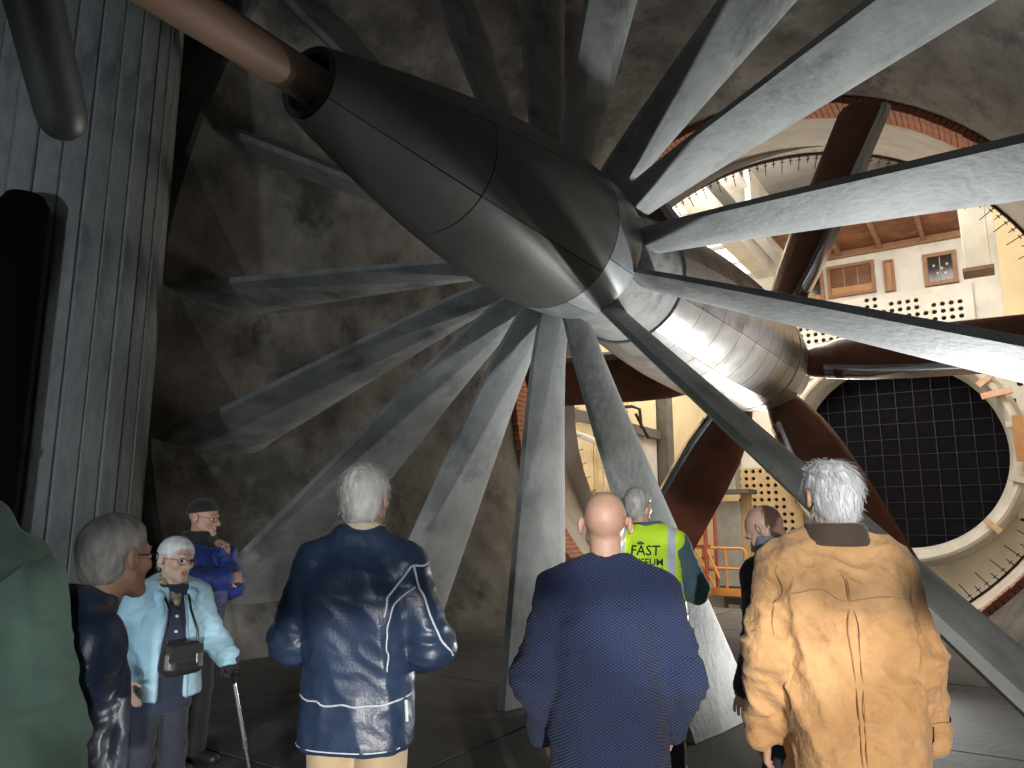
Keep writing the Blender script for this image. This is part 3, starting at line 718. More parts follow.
class Person:
    def __init__(s, x, y, face, stature, label, skin, h=.006, box=((-.5, -.4, -.02), (.5, .55, 1.84))):
        s.root = empty('person', (x, y, 0), math.radians(face)); tag(s.root, label, 'person', 'visitors below the fan')
        s.k = stature/1.75; s.skin = skin; s.h = h; s.box = box
        s.f = Field(np.array(box[0])*s.k, np.array(box[1])*s.k, h); s.blobs = []
    def S(s, p): return np.array(p, float)*s.k
    def body(s, head=(0, .02, 1.632), yaw=0, pitch=0, roll=0, arms=None, lean=0.0, curl=.5, bare=True, hands=(True, True)):
        f, k = s.f, s.k
        f.stack([(.84*k, .145*k, .10*k, 0), (.98*k, .15*k, .10*k, 0), (1.12*k, .14*k, .09*k, lean*.3), (1.28*k, .15*k, .10*k, lean*.6), (1.40*k, .14*k, .085*k, lean*.9), (1.46*k, .07*k, .05*k, lean)], .03)
        for sg in (-1, 1):
            f.chain([s.S(p) for p in [(sg*.09, 0, .90), (sg*.10, .015, .50), (sg*.105, -.01, .09)]], [.078*k, .05*k, .038*k], .03)
            f.rc(s.S((sg*.105, -.03, .035)), s.S((sg*.115, .14, .028)), .032*k, .026*k, .02)
        s.arms = arms or {}
        for sg in (-1, 1):
            el, wr = s.arms.get(sg, ((sg*.255, -.03, 1.13), (sg*.255, .07, .88)))
            sh = (sg*.17, -.015+lean, 1.385)
            s.arms[sg] = (sh, el, wr)
            f.chain([s.S(p) for p in (sh, el, wr)], [.045*k, .036*k, .027*k], .03)
        R = (Euler((math.radians(pitch), 0, math.radians(yaw))).to_matrix() @ Euler((0, math.radians(roll), 0)).to_matrix())
        s.hc = s.S(head); s.R = np.array(R)
        sc = .235/.235*(.55+.45*k); s.hs = sc
        nb = s.S((0, lean-.01, 1.42)); nt = s.hc + s.R@np.array([0, -.02, -.055])*sc
        f.rc(nb, nt, .062*k, .056*sc, .03)
        def fn(X, Y, Z):
            x, y, z = X-s.hc[0], Y-s.hc[1], Z-s.hc[2]; A = s.R.T/sc
            lx = A[0, 0]*x+A[0, 1]*y+A[0, 2]*z; ly = A[1, 0]*x+A[1, 1]*y+A[1, 2]*z; lz = A[2, 0]*x+A[2, 1]*y+A[2, 2]*z
            return head_dist(lx, ly, lz, s)*sc
        f.op(fn, s.hc-.16, s.hc+.16, .02)
        for i, sg in enumerate((-1, 1)):
            if hands[i]: s.hand(sg, curl)
        V, F = f.mesh(); V = relax(V, F, 1, .3)
        o = np_mesh('body', V, F, s.skin, s.root); s.bodyo = o
        return o
    def hand(s, sg, curl, dirv=None, palm=None):
        f, k = s.f, s.k
        sh, el, wr = [s.S(p) for p in s.arms[sg]]
        d = np.array(dirv if dirv is not None else wr-el, float); d /= np.linalg.norm(d)
        n = np.array(palm if palm is not None else (-sg, .15, 0), float); n -= d*(n@d); n /= np.linalg.norm(n)     # palm faces n
        t = np.cross(d, n)*1.0                                                                                       # across the knuckles
        if t@np.array([0, 1, 0.2]) < 0: t = -t                                                                       # thumb side forward
        kn = wr + d*.088*k
        for q in (-.028, -.009, .01, .028):
            f.rc(wr + t*q*.8*k, kn + t*q*k, .015*k, .0125*k, .012)
        for q, L in ((.033, .072), (.011, .082), (-.012, .077), (-.034, .060)):
            p = kn + t*q*k; a = curl*.5; dd = d.copy(); r = .0088*k
            for j, fr in enumerate((.45, .30, .25)):
                a2 = a*(1.0 + .9*j); e = d*math.cos(a2) + n*math.sin(a2); p2 = p + e*L*fr*k; f.rc(p, p2, r, r*.92, .004); p = p2; r *= .92
        b0 = wr + d*.025*k + t*.026*k + n*.008*k; b1 = b0 + (d*.55+t*.6+n*.45)*.042*k; b2 = b1 + (d*.85+t*.15+n*.4)*.034*k
        f.rc(b0, b1, .013*k, .0105*k, .01); f.rc(b1, b2, .0105*k, .009*k, .004)
    def H(s, p): return s.hc + s.R@(np.array(p, float)*s.hs)
    def garment(s, name, rows, m, sleeve=None, shoulders=None, amp=.006, seed=1, h=.0075, n=2.4, extra=None, cuff=.0, lean=0.0, focus_amp=.012, drape=1.0, trap=.055):
        k = s.k; f = Field(np.array(s.box[0])*k, np.array(s.box[1])*k, h)
        f.stack([tuple(v*k for v in r) for r in rows], .02, n)
        foc = []
        if sleeve:
            r1, r2, r3 = sleeve
            for sg in (-1, 1):
                sh, el, wr = [np.array(p, float) for p in s.arms[sg]]
                e = wr-el; wr2 = el + e*(1-cuff)
                f.chain([s.S(p) for p in (sh, el, wr2)], [r1*k, r2*k, r3*k], .035)
                f.rc(s.S((sg*.055, lean-.015, 1.475)), s.S(sh), trap*k, r1*k*.95, .04)
                foc += [(s.S(el), .09, focus_amp), (s.S(wr2), .06, focus_amp*.8), (s.S(sh)-np.array([0, 0, .09]), .07, focus_amp*.7)]
        if extra: extra(f, k)
        V, F = f.mesh(); V = relax(V, F, 2, .5); V = folds(V, F, amp, seed, foc, drape)
        o = np_mesh(name, V, F, m, s.root); return o
    def trousers(s, m, amp=.006, seed=5, r=(.10, .078, .066), top=.98):
        k = s.k; f = Field(np.array(s.box[0])*k, np.array(s.box[1])*k, .009)
        f.stack([(.80*k, .165*k, .115*k), (top*k, .165*k, .115*k)], .03)
        for sg in (-1, 1): f.chain([s.S(p) for p in [(sg*.088, 0, .88), (sg*.10, .012, .50), (sg*.108, -.01, .07)]], [q*k for q in r], .03)
        V, F = f.mesh(); V = relax(V, F, 2, .5); V = folds(V, F, amp, seed, [(s.S((sg*.1, 0, .48)), .1, .008) for sg in (-1, 1)] + [(s.S((sg*.1, 0, .12)), .07, .012) for sg in (-1, 1)])
        return np_mesh('trousers', V, F, m, s.root)
    def shoes(s, m):
        for sg in (-1, 1):
            f = Field(s.S((sg*.115-.09, -.12, -.004)), s.S((sg*.115+.09, .24, .15)), .006)
            f.rc(s.S((sg*.108, -.045, .045)), s.S((sg*.118, .15, .034)), .045*s.k, .040*s.k, .02); f.rc(s.S((sg*.107, -.03, .05)), s.S((sg*.107, -.02, .11)), .045*s.k, .045*s.k, .02)
            f.op(lambda X, Y, Z: Z-.004+0*X+0*Y, s.S((-1, -1, -.1)), s.S((1, 1, .01)), 0, 's')
            V, F = f.mesh(); np_mesh('shoe', V, F, m, s.root)
    def hair(s, m, t=.010, strands=900, length=.045, wid=.0016, lowz=-.085, side=-.0, seed=1, puff=.004, hm=None, front=0.0, lift=.12):
        r = np.random.default_rng(seed); f = Field(s.hc-.17, s.hc+.17, .005); sc = s.hs
        def reg(lx, ly, lz):
            pl = .82*(ly-.012-front)-.57*lz
            d = smax(pl, lowz-lz, .02)
            # clear the ears
            for sg in (-1, 1): d = smax(d, -d_el(lx, ly, lz, (sg*.085, .0, -.012), (.03, .030, .036)), .01)
            return d
        def fn(X, Y, Z):
            x, y, z = X-s.hc[0], Y-s.hc[1], Z-s.hc[2]; A = s.R.T/sc
            lx = A[0, 0]*x+A[0, 1]*y+A[0, 2]*z; ly = A[1, 0]*x+A[1, 1]*y+A[1, 2]*z; lz = A[2, 0]*x+A[2, 1]*y+A[2, 2]*z
            d = d_el(lx, ly, lz, (0, -.014, .030), (.077+t, .097+t, .088+t))
            d = smin(d, d_el(lx, ly, lz, (0, -.035, -.03), (.062+t*.6, .062+t*.6, .07)), .03)
            return smax(d, reg(lx, ly, lz), .018)*sc
        f.op(fn, s.hc-.165, s.hc+.165, 0); V, F = f.mesh(); V = relax(V, F, 1, .5)
        N = vnorm(V, F); q = noise3((V-s.hc)*np.array([60, 60, 28])+seed); V = V + N*(puff*q)[:, None]
        L = (V-s.hc)@s.R/sc
        fn_ = N@s.R
        # strands as thin curved ribbons rooted in the cap
        VV = [V]; FF = [F]; base = len(V)
        idx = r.choice(len(V), strands); rv = []; rf = []
        for i in idx:
            p = L[i]; n = fn_[i]
            if n@n < .1 or (p[1] > .05 and p[2] < .03): continue
            swirl = np.array([p[0]*.3 + r.normal()*.35, -.35+.2*r.normal(), -1.0 + r.normal()*.25]) if p[2] < .08 else np.array([r.normal()*.4 + np.sign(p[0])*.5, -1.0 + r.normal()*.3 if p[1] < .05 else -.8, -.2])
            tdir = swirl - n*(swirl@n); tdir /= max(np.linalg.norm(tdir), 1e-6); b = np.cross(n, tdir)
            L_ = length*r.uniform(.6, 1.25); w_ = wid*r.uniform(.7, 1.4); c0 = len(rv)
            q = p - n*.002; lf = lift*r.uniform(.3, 1.5)
            for j in range(4):
                ww = w_*(1-.28*j); rv += [q-b*ww, q+b*ww+n*.0004]
                tdir = tdir*1.0 + n*(lf if j == 0 else -.16); tdir /= np.linalg.norm(tdir); q = q + tdir*L_/3
            for j in range(3): rf.append((c0+2*j, c0+2*j+1, c0+2*j+3, c0+2*j+2))
        if rv:
            RV = np.array(rv)*sc@s.R.T + s.hc; VV.append(RV); FF.append(np.array(rf)+base)
        o = np_mesh('hair', np.concatenate(VV), np.concatenate(FF), m, s.root)
        return o
    def eyes(s, brow=None):
        for sg in (-1, 1):
            c = s.H((sg*.033, .0795, -.001)); fwd = s.R@np.array([0, 1, 0])
            bm = bmesh.new(); bmesh.ops.create_uvsphere(bm, u_segments=12, v_segments=8, radius=.0115*s.hs, matrix=Matrix.Rotation(PI/2, 4, 'X'))
            me = bpy.data.meshes.new('eye'); bm.to_mesh(me); bm.free(); me.materials.append(M_eye); me.materials.append(M_iris)
            for p in me.polygons:
                p.use_smooth = True
                if p.center.y > .0085*s.hs: p.material_index = 1
            o = bpy.data.objects.new('eye', me); COL.objects.link(o); o.parent = s.root
            o.matrix_basis = Matrix.Translation(c) @ Matrix(s.R.tolist()).to_4x4()
            if brow:
                b = MB(); b.tube([s.H((sg*.014, .0945, .020)), s.H((sg*.032, .090, .027)), s.H((sg*.049, .074, .021))], [.003, .004, .002], 6); b.build('eyebrow', brow, s.root, 60)
    def glasses(s, m, r=.021):
        b = MB()
        for sg in (-1, 1):
            b.tube([s.H((sg*.034+math.cos(q)*r*1.15, .102-.25*abs(math.cos(q)*r)*(1 if math.cos(q)*sg > 0 else -.2), -.004+math.sin(q)*r*.85)) for q in np.linspace(0, 2*PI, 17)], .0017, 5, False)
            b.tube([s.H((sg*.058, .096, .004)), s.H((sg*.079, .055, .006)), s.H((sg*.086, .0, .006)), s.H((sg*.083, -.028, -.006))], .0016, 5)
        b.tube([s.H((-.011, .104, .002)), s.H((0, .107, .004)), s.H((.011, .104, .002))], .0017, 5)
        g = b.build('glasses', m, s.root, 60)
        return g
    def lips(s):
        me = s.bodyo.data; me.materials.append(M_lip); n = len(me.polygons); c = np.empty(n*3); me.polygons.foreach_get('center', c); c = c.reshape(-1, 3)
        L = (c-s.hc)@s.R/s.hs; sel = (np.abs(L[:, 0]) < .022) & (L[:, 1] > .07) & (L[:, 2] < -.056) & (L[:, 2] > -.080)
        mi = np.zeros(n, np.int32); mi[sel] = 1; me.polygons.foreach_set('material_index', mi); me.update()
def bvh_of(o): return BVHTree.FromPolygons([v.co for v in o.data.vertices], [tuple(p.vertices) for p in o.data.polygons])
def patch(o, name, m, sel, off=.003, parent=None):
    """copy the faces of a garment that sel(x,y,z,n) picks, a little proud of it"""
    me = o.data; nf = len(me.polygons); V = np.empty(len(me.vertices)*3); me.vertices.foreach_get('co', V); V = V.reshape(-1, 3)
    F = np.empty(nf*4, np.int32); me.polygons.foreach_get('vertices', F); F = F.reshape(-1, 4); N = vnorm(V, F)
    C = V[F].mean(1); FN = N[F].mean(1); keep = sel(C[:, 0], C[:, 1], C[:, 2], FN); F2 = F[keep]
    ids, inv = np.unique(F2, return_inverse=True)
    return np_mesh(name, V[ids]+N[ids]*off, inv.reshape(-1, 4), m, parent or o)
def piping(o, name, m, pts, r=.004, off=.001, parent=None, tree=None, sub=14, out=None):
    """a tube laid along the surface of a garment"""
    tree = tree or bvh_of(o); P = [Vector(p) for p in pts]; Q = []
    for a, c in zip(P[:-1], P[1:]):
        for j in range(sub): Q.append(a.lerp(c, j/sub))
    Q.append(P[-1]); R_ = []
    for q in Q:
        hit = tree.find_nearest(q)
        R_.append(hit[0] + hit[1]*off)
    for _ in range(6): R_ = [R_[0]] + [R_[i]*.5+(R_[i-1]+R_[i+1])*.25 for i in range(1, len(R_)-1)] + [R_[-1]]
    b = MB(); b.tube(R_, r, 6); return b.build(name, m, parent or o, 60)
def cloth(name, c1, c2, scale=6, rough=.85, bump=.25, bs=240, sheen=.15, **kw): return mat(name, c1, c2, scale, rough, bump=bump, bscale=bs, sheen=sheen, **kw)
M_skin = mat('skin', (0.52, 0.29, 0.20), (0.60, 0.36, 0.26), 14, .5, bump=.08, bscale=160)
M_skinp = mat('skin_pale', (0.60, 0.37, 0.28), (0.68, 0.45, 0.35), 14, .5, bump=.1, bscale=120)
for m_ in (M_skin, M_skinp):
    b_ = m_.node_tree.nodes['Principled BSDF']; b_.inputs['Subsurface Weight'].default_value = .12; b_.inputs['Subsurface Radius'].default_value = (.01, .004, .002)
M_lip = mat('lips', (0.45, 0.20, 0.16), None, rough=.45); M_eye = mat('eye_white', (.75, .72, .68), None, rough=.25); M_iris = mat('iris', (.03, .03, .035), None, rough=.15)
M_hairw = mat('white_hair', (0.62, 0.62, 0.61), (0.82, 0.82, 0.81), 40, .5, stretch=(1, 1, .3))
M_hairg = mat('grey_hair', (0.15, 0.14, 0.13), (0.34, 0.33, 0.31), 40, .5, stretch=(1, 1, .3))
M_hairs = mat('salt_hair', (0.30, 0.28, 0.26), (0.52, 0.50, 0.47), 40, .5, stretch=(1, 1, .3))
M_blackm = mat('black_plastic', (.012, .012, .013), None, rough=.3); M_shoe = mat('black_leather', (.018, .017, .016), (.03, .028, .026), 8, .4)
M_navyj = cloth('navy_shell', (.022, .040, .085), (.034, .058, .115), rough=.36, bs=90, bump=.1, sheen=0, spec=.5)
M_pipew = cloth('white_piping', (.62, .70, .80), (.75, .82, .9)); M_beige = cloth('beige_cotton', (.52, .40, .24), (.62, .49, .31)); M_shirt = cloth('cream_shirt', (.62, .54, .42), (.72, .64, .5))
M_canvas = cloth('tan_canvas', (.46, .25, .10), (.56, .32, .14), scale=9, bs=45, bump=.45, c3=(.34, .18, .08), s3=4); M_cord = cloth('brown_cord', (.055, .032, .022), (.075, .045, .03), bs=300); M_stitch = cloth('tan_stitch', (.30, .155, .06), (.36, .2, .09))
M_green = cloth('green_fleece', (.085, .15, .115), (.11, .185, .14), rough=.95, bs=300); M_navyc = cloth('navy_cotton', (.014, .022, .045), (.022, .032, .062)); M_denim = cloth('dark_denim', (.022, .026, .04), (.035, .04, .06)); M_blk = cloth('black_wool', (.010, .010, .012), (.018, .018, .02))
M_light = cloth('light_blue_shell', (.33, .56, .70), (.42, .66, .79), rough=.6, bs=60, sheen=0); M_lilac = cloth('lilac_lining', (.20, .28, .40), (.26, .34, .46))
M_royal = cloth('royal_blue_quilt', (.015, .035, .20), (.025, .055, .28), rough=.5, sheen=.05); M_vest = cloth('hivis_yellow', (.62, .92, .02), (.70, .97, .05), rough=.6, sheen=0); M_refl = cloth('reflective_tape', (.50, .54, .62), (.58, .62, .70), rough=.35, sheen=0); M_teal = cloth('teal_fleece', (.06, .11, .13), (.09, .145, .17))
M_print = mat('black_print', (.012, .014, .02), None, rough=.8); M_scarf = cloth('patterned_scarf', (.10, .085, .05), (.42, .36, .24), scale=60); M_greyc = cloth('grey_collar', (.22, .24, .28), (.28, .30, .34))
M_chrome = mat('steel_stick', (.55, .57, .60), (.7, .72, .75), 8, .25, metal=.9)
# navy jumper with a ribbed zigzag knit
M_knit, nt_, b_ = nodes('navy_knit'); b_.inputs['Roughness'].default_value = .9; b_.inputs['Sheen Weight'].default_value = .04
tc_ = nt_.nodes.new('ShaderNodeTexCoord'); wv = []
for rot in (.55, -.55):
    mp_ = nt_.nodes.new('ShaderNodeMapping'); mp_.inputs['Rotation'].default_value = (0, rot, 0); nt_.links.new(tc_.outputs['Object'], mp_.inputs['Vector'])
    w_ = nt_.nodes.new('ShaderNodeTexWave'); w_.bands_direction = 'Z'; w_.inputs['Scale'].default_value = 36; w_.inputs['Distortion'].default_value = .6; w_.inputs['Detail'].default_value = 1
    nt_.links.new(mp_.outputs[0], w_.inputs['Vector']); wv.append(w_)
mu_ = nt_.nodes.new('ShaderNodeMath'); mu_.operation = 'MULTIPLY'; nt_.links.new(wv[0].outputs['Fac'], mu_.inputs[0]); nt_.links.new(wv[1].outputs['Fac'], mu_.inputs[1])
rp_ = nt_.nodes.new('ShaderNodeValToRGB'); rp_.color_ramp.elements[0].color = (.006, .011, .036, 1); rp_.color_ramp.elements[1].color = (.030, .052, .15, 1); rp_.color_ramp.elements[1].position = .6
nt_.links.new(mu_.outputs[0], rp_.inputs['Fac']); nt_.links.new(rp_.outputs['Color'], b_.inputs['Base Color'])
bp_ = nt_.nodes.new('ShaderNodeBump'); bp_.inputs['Strength'].default_value = .8; bp_.inputs['Distance'].default_value = .006; nt_.links.new(mu_.outputs[0], bp_.inputs['Height']); nt_.links.new(bp_.outputs[0], b_.inputs['Normal'])

# --- man in the navy jacket with white piping, seen from behind
P = Person(-2.06, 2.095, 24, 1.75, 'white-haired man in navy jacket with white piping, seen from behind, beige trousers', M_skin)
P.body(arms={1: ((.275, .0, 1.10), (.17, .24, 1.02)), -1: ((-.275, .0, 1.10), (-.17, .24, 1.02))}, yaw=-6, pitch=4)
j = P.garment('jacket', [(.75, .205, .15, -.01), (.90, .20, .15, 0), (1.0, .195, .145, 0), (1.15, .20, .15, -.01), (1.28, .205, .15, -.02), (1.37, .17, .12, -.02), (1.45, .10, .085, -.01), (1.505, .085, .08, 0)], M_navyj, (.08, .075, .058), amp=.016, seed=2, focus_amp=.022)
tr_ = bvh_of(j)
piping(j, 'waist_piping', M_pipew, [(-.24, -.02, .93), (-.15, -.2, .92), (0, -.22, .915), (.15, -.2, .92), (.24, -.02, .93)], .0035, tree=tr_)
piping(j, 'hem_piping', M_pipew, [(-.22, -.1, .765), (0, -.22, .76), (.22, -.1, .765)], .0025, tree=tr_)
piping(j, 'sleeve_piping', M_pipew, [(.27, -.16, 1.40), (.31, -.14, 1.30), (.37, -.10, 1.12), (.33, .05, 1.05), (.27, .2, 1.02)], .004, tree=tr_)
piping(j, 'yoke_piping', M_pipew, [(.17, -.2, 1.21), (.20, -.2, 1.30), (.25, -.15, 1.38), (.30, -.04, 1.40)], .004, tree=tr_)
piping(j, 'armhole_piping', M_pipew, [(.215, -.18, 1.02), (.205, -.2, 1.12), (.20, -.19, 1.22), (.26, -.16, 1.34)], .003, tree=tr_)
b = MB(); b.tube([(.215, -.10, .93), (.222, -.105, .86)], .006, 6); b.build('zip_pull', M_pipew, j)
patch(P.bodyo, 'shirt_collar', M_shirt, lambda x, y, z, n: (z > 1.47) & (z < 1.538) & (np.abs(x) < .12) & (y < .10), .010, P.root)
P.trousers(M_beige, .008); P.shoes(M_shoe); P.hair(M_hairw, .011, 2200, .05, seed=3, lowz=-.088, puff=.009, lift=.28); P.eyes(M_hairw)

# --- bald man in the navy jumper
P = Person(-1.185, 2.391, 26, 1.645, 'bald man in navy ribbed jumper seen from behind in the middle', M_skin, h=.0055)
P.body(arms={1: ((.255, -.02, 1.10), (.23, .14, .90)), -1: ((-.255, -.05, 1.10), (-.235, .10, .88))}, pitch=10, head=(0, .035, 1.635))
j = P.garment('jumper', [(.66, .19, .14, 0), (.72, .205, .15, 0), (.95, .205, .155, 0), (1.15, .205, .155, -.01), (1.28, .205, .15, -.02), (1.36, .17, .12, -.015), (1.45, .10, .085, 0), (1.50, .08, .078, 0)], M_knit, (.078, .072, .054), amp=.024, seed=8, focus_amp=.02)
patch(j, 'hem_rib', M_navyc, lambda x, y, z, n: (z < .70*P.k) & (z > .655*P.k), .004)
patch(P.bodyo, 'collar_rib', M_navyc, lambda x, y, z, n: (z > 1.455*P.k) & (z < 1.50*P.k) & (np.abs(x) < .11) & (y < .11), .011, P.root)
P.trousers(M_denim); P.shoes(M_shoe); P.eyes(M_hairg)

# --- man in the tan canvas jacket
P = Person(-.509, 2.815, 22, 1.745, 'white-haired man in tan canvas jacket with dark collar, seen from behind', M_skin, h=.0055)
P.body(yaw=14, arms={1: ((.245, -.02, 1.10), (.24, .08, .83)), -1: ((-.25, -.03, 1.10), (-.265, .05, .83))}, curl=.9)
j = P.garment('jacket', [(.62, .215, .165, 0), (.80, .215, .17, 0), (1.0, .21, .165, 0), (1.2, .21, .16, -.01), (1.30, .205, .155, -.02), (1.38, .17, .125, -.02), (1.45, .11, .095, -.01), (1.49, .09, .085, -.005)], M_canvas, (.08, .074, .060), amp=.042, seed=12, focus_amp=.026, cuff=.02)
tr_ = bvh_of(j)
piping(j, 'back_seam', M_stitch, [(0, -.25, 1.42), (.005, -.25, 1.1), (.0, -.25, .64)], .0022, off=.0, tree=tr_); piping(j, 'back_seam', M_stitch, [(.012, -.25, 1.42), (.017, -.25, 1.1), (.012, -.25, .64)], .0016, off=.0, tree=tr_)
piping(j, 'yoke_seam', M_stitch, [(-.20, -.2, 1.33), (0, -.25, 1.32), (.20, -.2, 1.33)], .0018, off=.0, tree=tr_)
for sg in (-1, 1): piping(j, 'sleeve_seam', M_stitch, [(sg*.25, -.18, 1.40), (sg*.25, -.16, 1.28), (sg*.235, -.12, 1.18)], .002, off=.0, tree=tr_); patch(j, 'cuff', M_canvas, lambda x, y, z, n, sg=sg: (x*sg > .22) & (z < .90) & (z > .85) & (y > -.08), .006)
f_ = Field((-.2, -.2, 1.38), (.2, .2, 1.60), .006); f_.stack([(1.462, .118, .108, -.01), (1.50, .106, .10, -.01), (1.54, .096, .092, -.005)], .0); f_.stack([(1.50, .074, .072, .004), (1.60, .076, .074, .006)], .0) if False else None
V_, F_ = f_.mesh(); V_ = relax(V_, F_, 2); np_mesh('collar', V_, F_, M_cord, j)
P.trousers(M_denim); P.shoes(M_shoe); P.hair(M_hairw, .013, 2400, .055, seed=5, lowz=-.09, lift=.26, puff=.009); P.eyes(M_hairw)

# --- guide in the hi-vis vest
P = Person(-1.93, 4.53, 12, 1.755, 'grey-haired man in a yellow hi-vis vest over a teal fleece', M_skin)
P.body(yaw=-14, head=(-.07, .02, 1.632), arms={1: ((.28, .0, 1.12), (.10, .22, 1.10)), -1: ((-.28, .0, 1.13), (-.10, .22, 1.05))})
P.garment('fleece', [(.80, .19, .14, 0), (1.0, .185, .135, 0), (1.2, .20, .14, -.01), (1.32, .205, .135, -.02), (1.40, .175, .11, -.02), (1.47, .10, .08, -.01), (1.53, .078, .075, 0)], M_teal, (.078, .072, .056), amp=.010, seed=4, focus_amp=.016)
v_ = P.garment('vest', [(.76, .215, .165, 0), (1.0, .21, .16, 0), (1.2, .215, .163, -.01), (1.30, .215, .158, -.02), (1.385, .18, .125, -.02), (1.46, .105, .088, -.01)], M_vest, None, amp=.008, seed=6, n=2.6,
    extra=lambda f, k: [f.rc(np.array((sg*.05, -.02, 1.465))*k, np.array((sg*.155, -.02, 1.395))*k, .068*k, .092*k, .03) for sg in (-1, 1)] + [f.rc(np.array((-.06, -.05, 1.435))*k, np.array((.06, -.05, 1.435))*k, .075*k, .075*k, .03)])
patch(v_, 'reflective_tape', M_refl, lambda x, y, z, n: (np.abs(z-1.14*P.k) < .027) & (np.abs(x) < .25), .003)
patch(v_, 'reflective_tape', M_refl, lambda x, y, z, n: (np.abs(z-.94*P.k) < .027), .003)
for sg in (-1, 1): patch(v_, 'reflective_tape', M_refl, lambda x, y, z, n, sg=sg: (np.abs(x*sg-.155) < .024) & (z > 1.165*P.k), .003)
tv = bvh_of(v_)
def vest_text(txt, zc, size):
    c = bpy.data.curves.new('t', 'FONT'); c.body = txt; c.size = size; c.align_x = 'CENTER'; c.resolution_u = 2; c.offset = .001
    t = bpy.data.objects.new('t', c); COL.objects.link(t); bpy.context.view_layer.update()
    me = bpy.data.meshes.new_from_object(t.evaluated_get(bpy.context.evaluated_depsgraph_get())); bpy.data.objects.remove(t)
    bm = bmesh.new(); bm.from_mesh(me); bmesh.ops.triangulate(bm, faces=bm.faces[:]); bmesh.ops.subdivide_edges(bm, edges=[e for e in bm.edges if e.calc_length() > .012], cuts=1)
    for v in bm.verts:
        hit = tv.ray_cast(Vector((v.co.x, -.6, zc+v.co.y)), Vector((0, 1, 0)))
        v.co = hit[0] + Vector((0, -.004, 0)) if hit[0] else Vector((v.co.x, -.16, zc+v.co.y))
    bm.to_mesh(me); bm.free(); me.name = 'vest_print'; me.materials.clear(); me.materials.append(M_print)
    o = bpy.data.objects.new('vest_print', me); COL.objects.link(o); o.parent = v_
vest_text('FAST', 1.335, .085); vest_text('MUSEUM', 1.275, .058); vest_text('WIND TUNNELS', 1.243, .030); vest_text('OPERATING', 1.215, .030); vest_text('TEAM', 1.185, .030)
patch(P.bodyo, 'collar', M_blk, lambda x, y, z, n: (z > 1.46) & (z < 1.53) & (np.abs(x) < .11) & (y < .1), .012, P.root)
P.trousers(M_denim); P.shoes(M_shoe); P.hair(M_hairs, .009, 700, .035, seed=9); P.eyes(M_hairg)

# --- bald man bowing his head to the left
P = Person(-.90, 3.66, 72, 1.64, 'bald man in black coat with grey collar, head bowed to the left', M_skinp)
P.body(yaw=8, pitch=-38, head=(0, .085, 1.60), lean=.03)
P.garment('coat', [(.66, .21, .16, 0), (1.0, .205, .15, 0), (1.2, .215, .15, -.0), (1.32, .22, .145, .0), (1.41, .18, .12, .01), (1.47, .11, .09, .02)], M_blk, (.085, .078, .06), amp=.012, seed=14)
f_ = Field((-.2, -.2, 1.30), (.2, .25, 1.60), .006); f_.stack([(1.37, .115, .10, .02), (1.43, .10, .09, .025), (1.475, .085, .078, .03)], .0)
V_, F_ = f_.mesh(); np_mesh('collar', relax(V_, F_, 2), F_, M_greyc, P.root)
P.trousers(M_denim); P.shoes(M_shoe); P.eyes(M_hairg)

# --- man in the green hooded top at the left edge
P = Person(-1.93, .72, 22, 1.76, 'man in green hooded top cut off by the left edge of the picture', M_skin)
P.body(yaw=14, head=(-.17, .06, 1.61), arms={1: ((.265, -.02, 1.12), (.26, .08, .86))})
j = P.garment('hooded_top', [(.70, .225, .165, 0), (.95, .22, .165, 0), (1.15, .225, .165, -.01), (1.28, .225, .16, -.02), (1.38, .19, .125, -.02), (1.46, .11, .09, -.01)], M_green, (.088, .08, .062), amp=.014, seed=21, focus_amp=.02, trap=.075)
def hood(name, mm, big):
    f = Field((-.30, -.34, 1.24), (.30, .20, 1.66), .006)
    f.el((.02, -.075, 1.46), (.21, .155, .10), .0); f.el((.03, -.10, 1.53), (.165, .115, .085), .03)
    f.rc((0, -.22, 1.42), (0, -.225, 1.32), .06, .035, .06); f.rc((.17, .0, 1.46), (.10, .12, 1.39), .05, .035, .04)
    f.rc((-.20, -.19, 1.50), (.20, -.19, 1.47), .012, .012, .02, 's'); f.rc((-.02, .02, 1.52), (-.05, .06, 1.75), .085, .11, .02, 's')
    V, F = f.mesh(); V = relax(V, F, 2); V = folds(V, F, .014, 4); return np_mesh(name, V, F, mm, j)
hd = hood('hood', M_green, 1)
piping(hd, 'hood_seam', M_green, [(0, -.3, 1.52), (0, -.32, 1.44), (0, -.3, 1.36)], .003)
P.trousers(M_denim); P.shoes(M_shoe); P.hair(M_hairg, .009, 500, .03, seed=2); P.eyes(M_hairg)

# --- grey-haired man with glasses at the left
P = Person(-2.10, 1.09, -20, 1.57, 'grey-haired man with glasses and dark navy jacket behind the green top', M_skin)
P.body(yaw=30, head=(-.02, .08, 1.615), lean=.02, arms={1: ((.205, -.04, 1.10), (.19, .04, .86)), -1: ((-.205, -.02, 1.10), (-.20, .06, .86))})
P.garment('jacket', [(.66, .215, .155, 0), (.95, .21, .15, 0), (1.15, .20, .15, -.01), (1.28, .20, .148, -.02), (1.37, .165, .12, -.02), (1.45, .105, .09, -.01), (1.50, .088, .085, 0)], M_navyj, (.078, .072, .058), amp=.014, seed=31, focus_amp=.02)
P.trousers(M_denim); P.shoes(M_shoe); P.hair(M_hairs, .009, 900, .03, seed=12, lift=.06); P.glasses(M_blackm); P.eyes(M_hairg); P.lips()

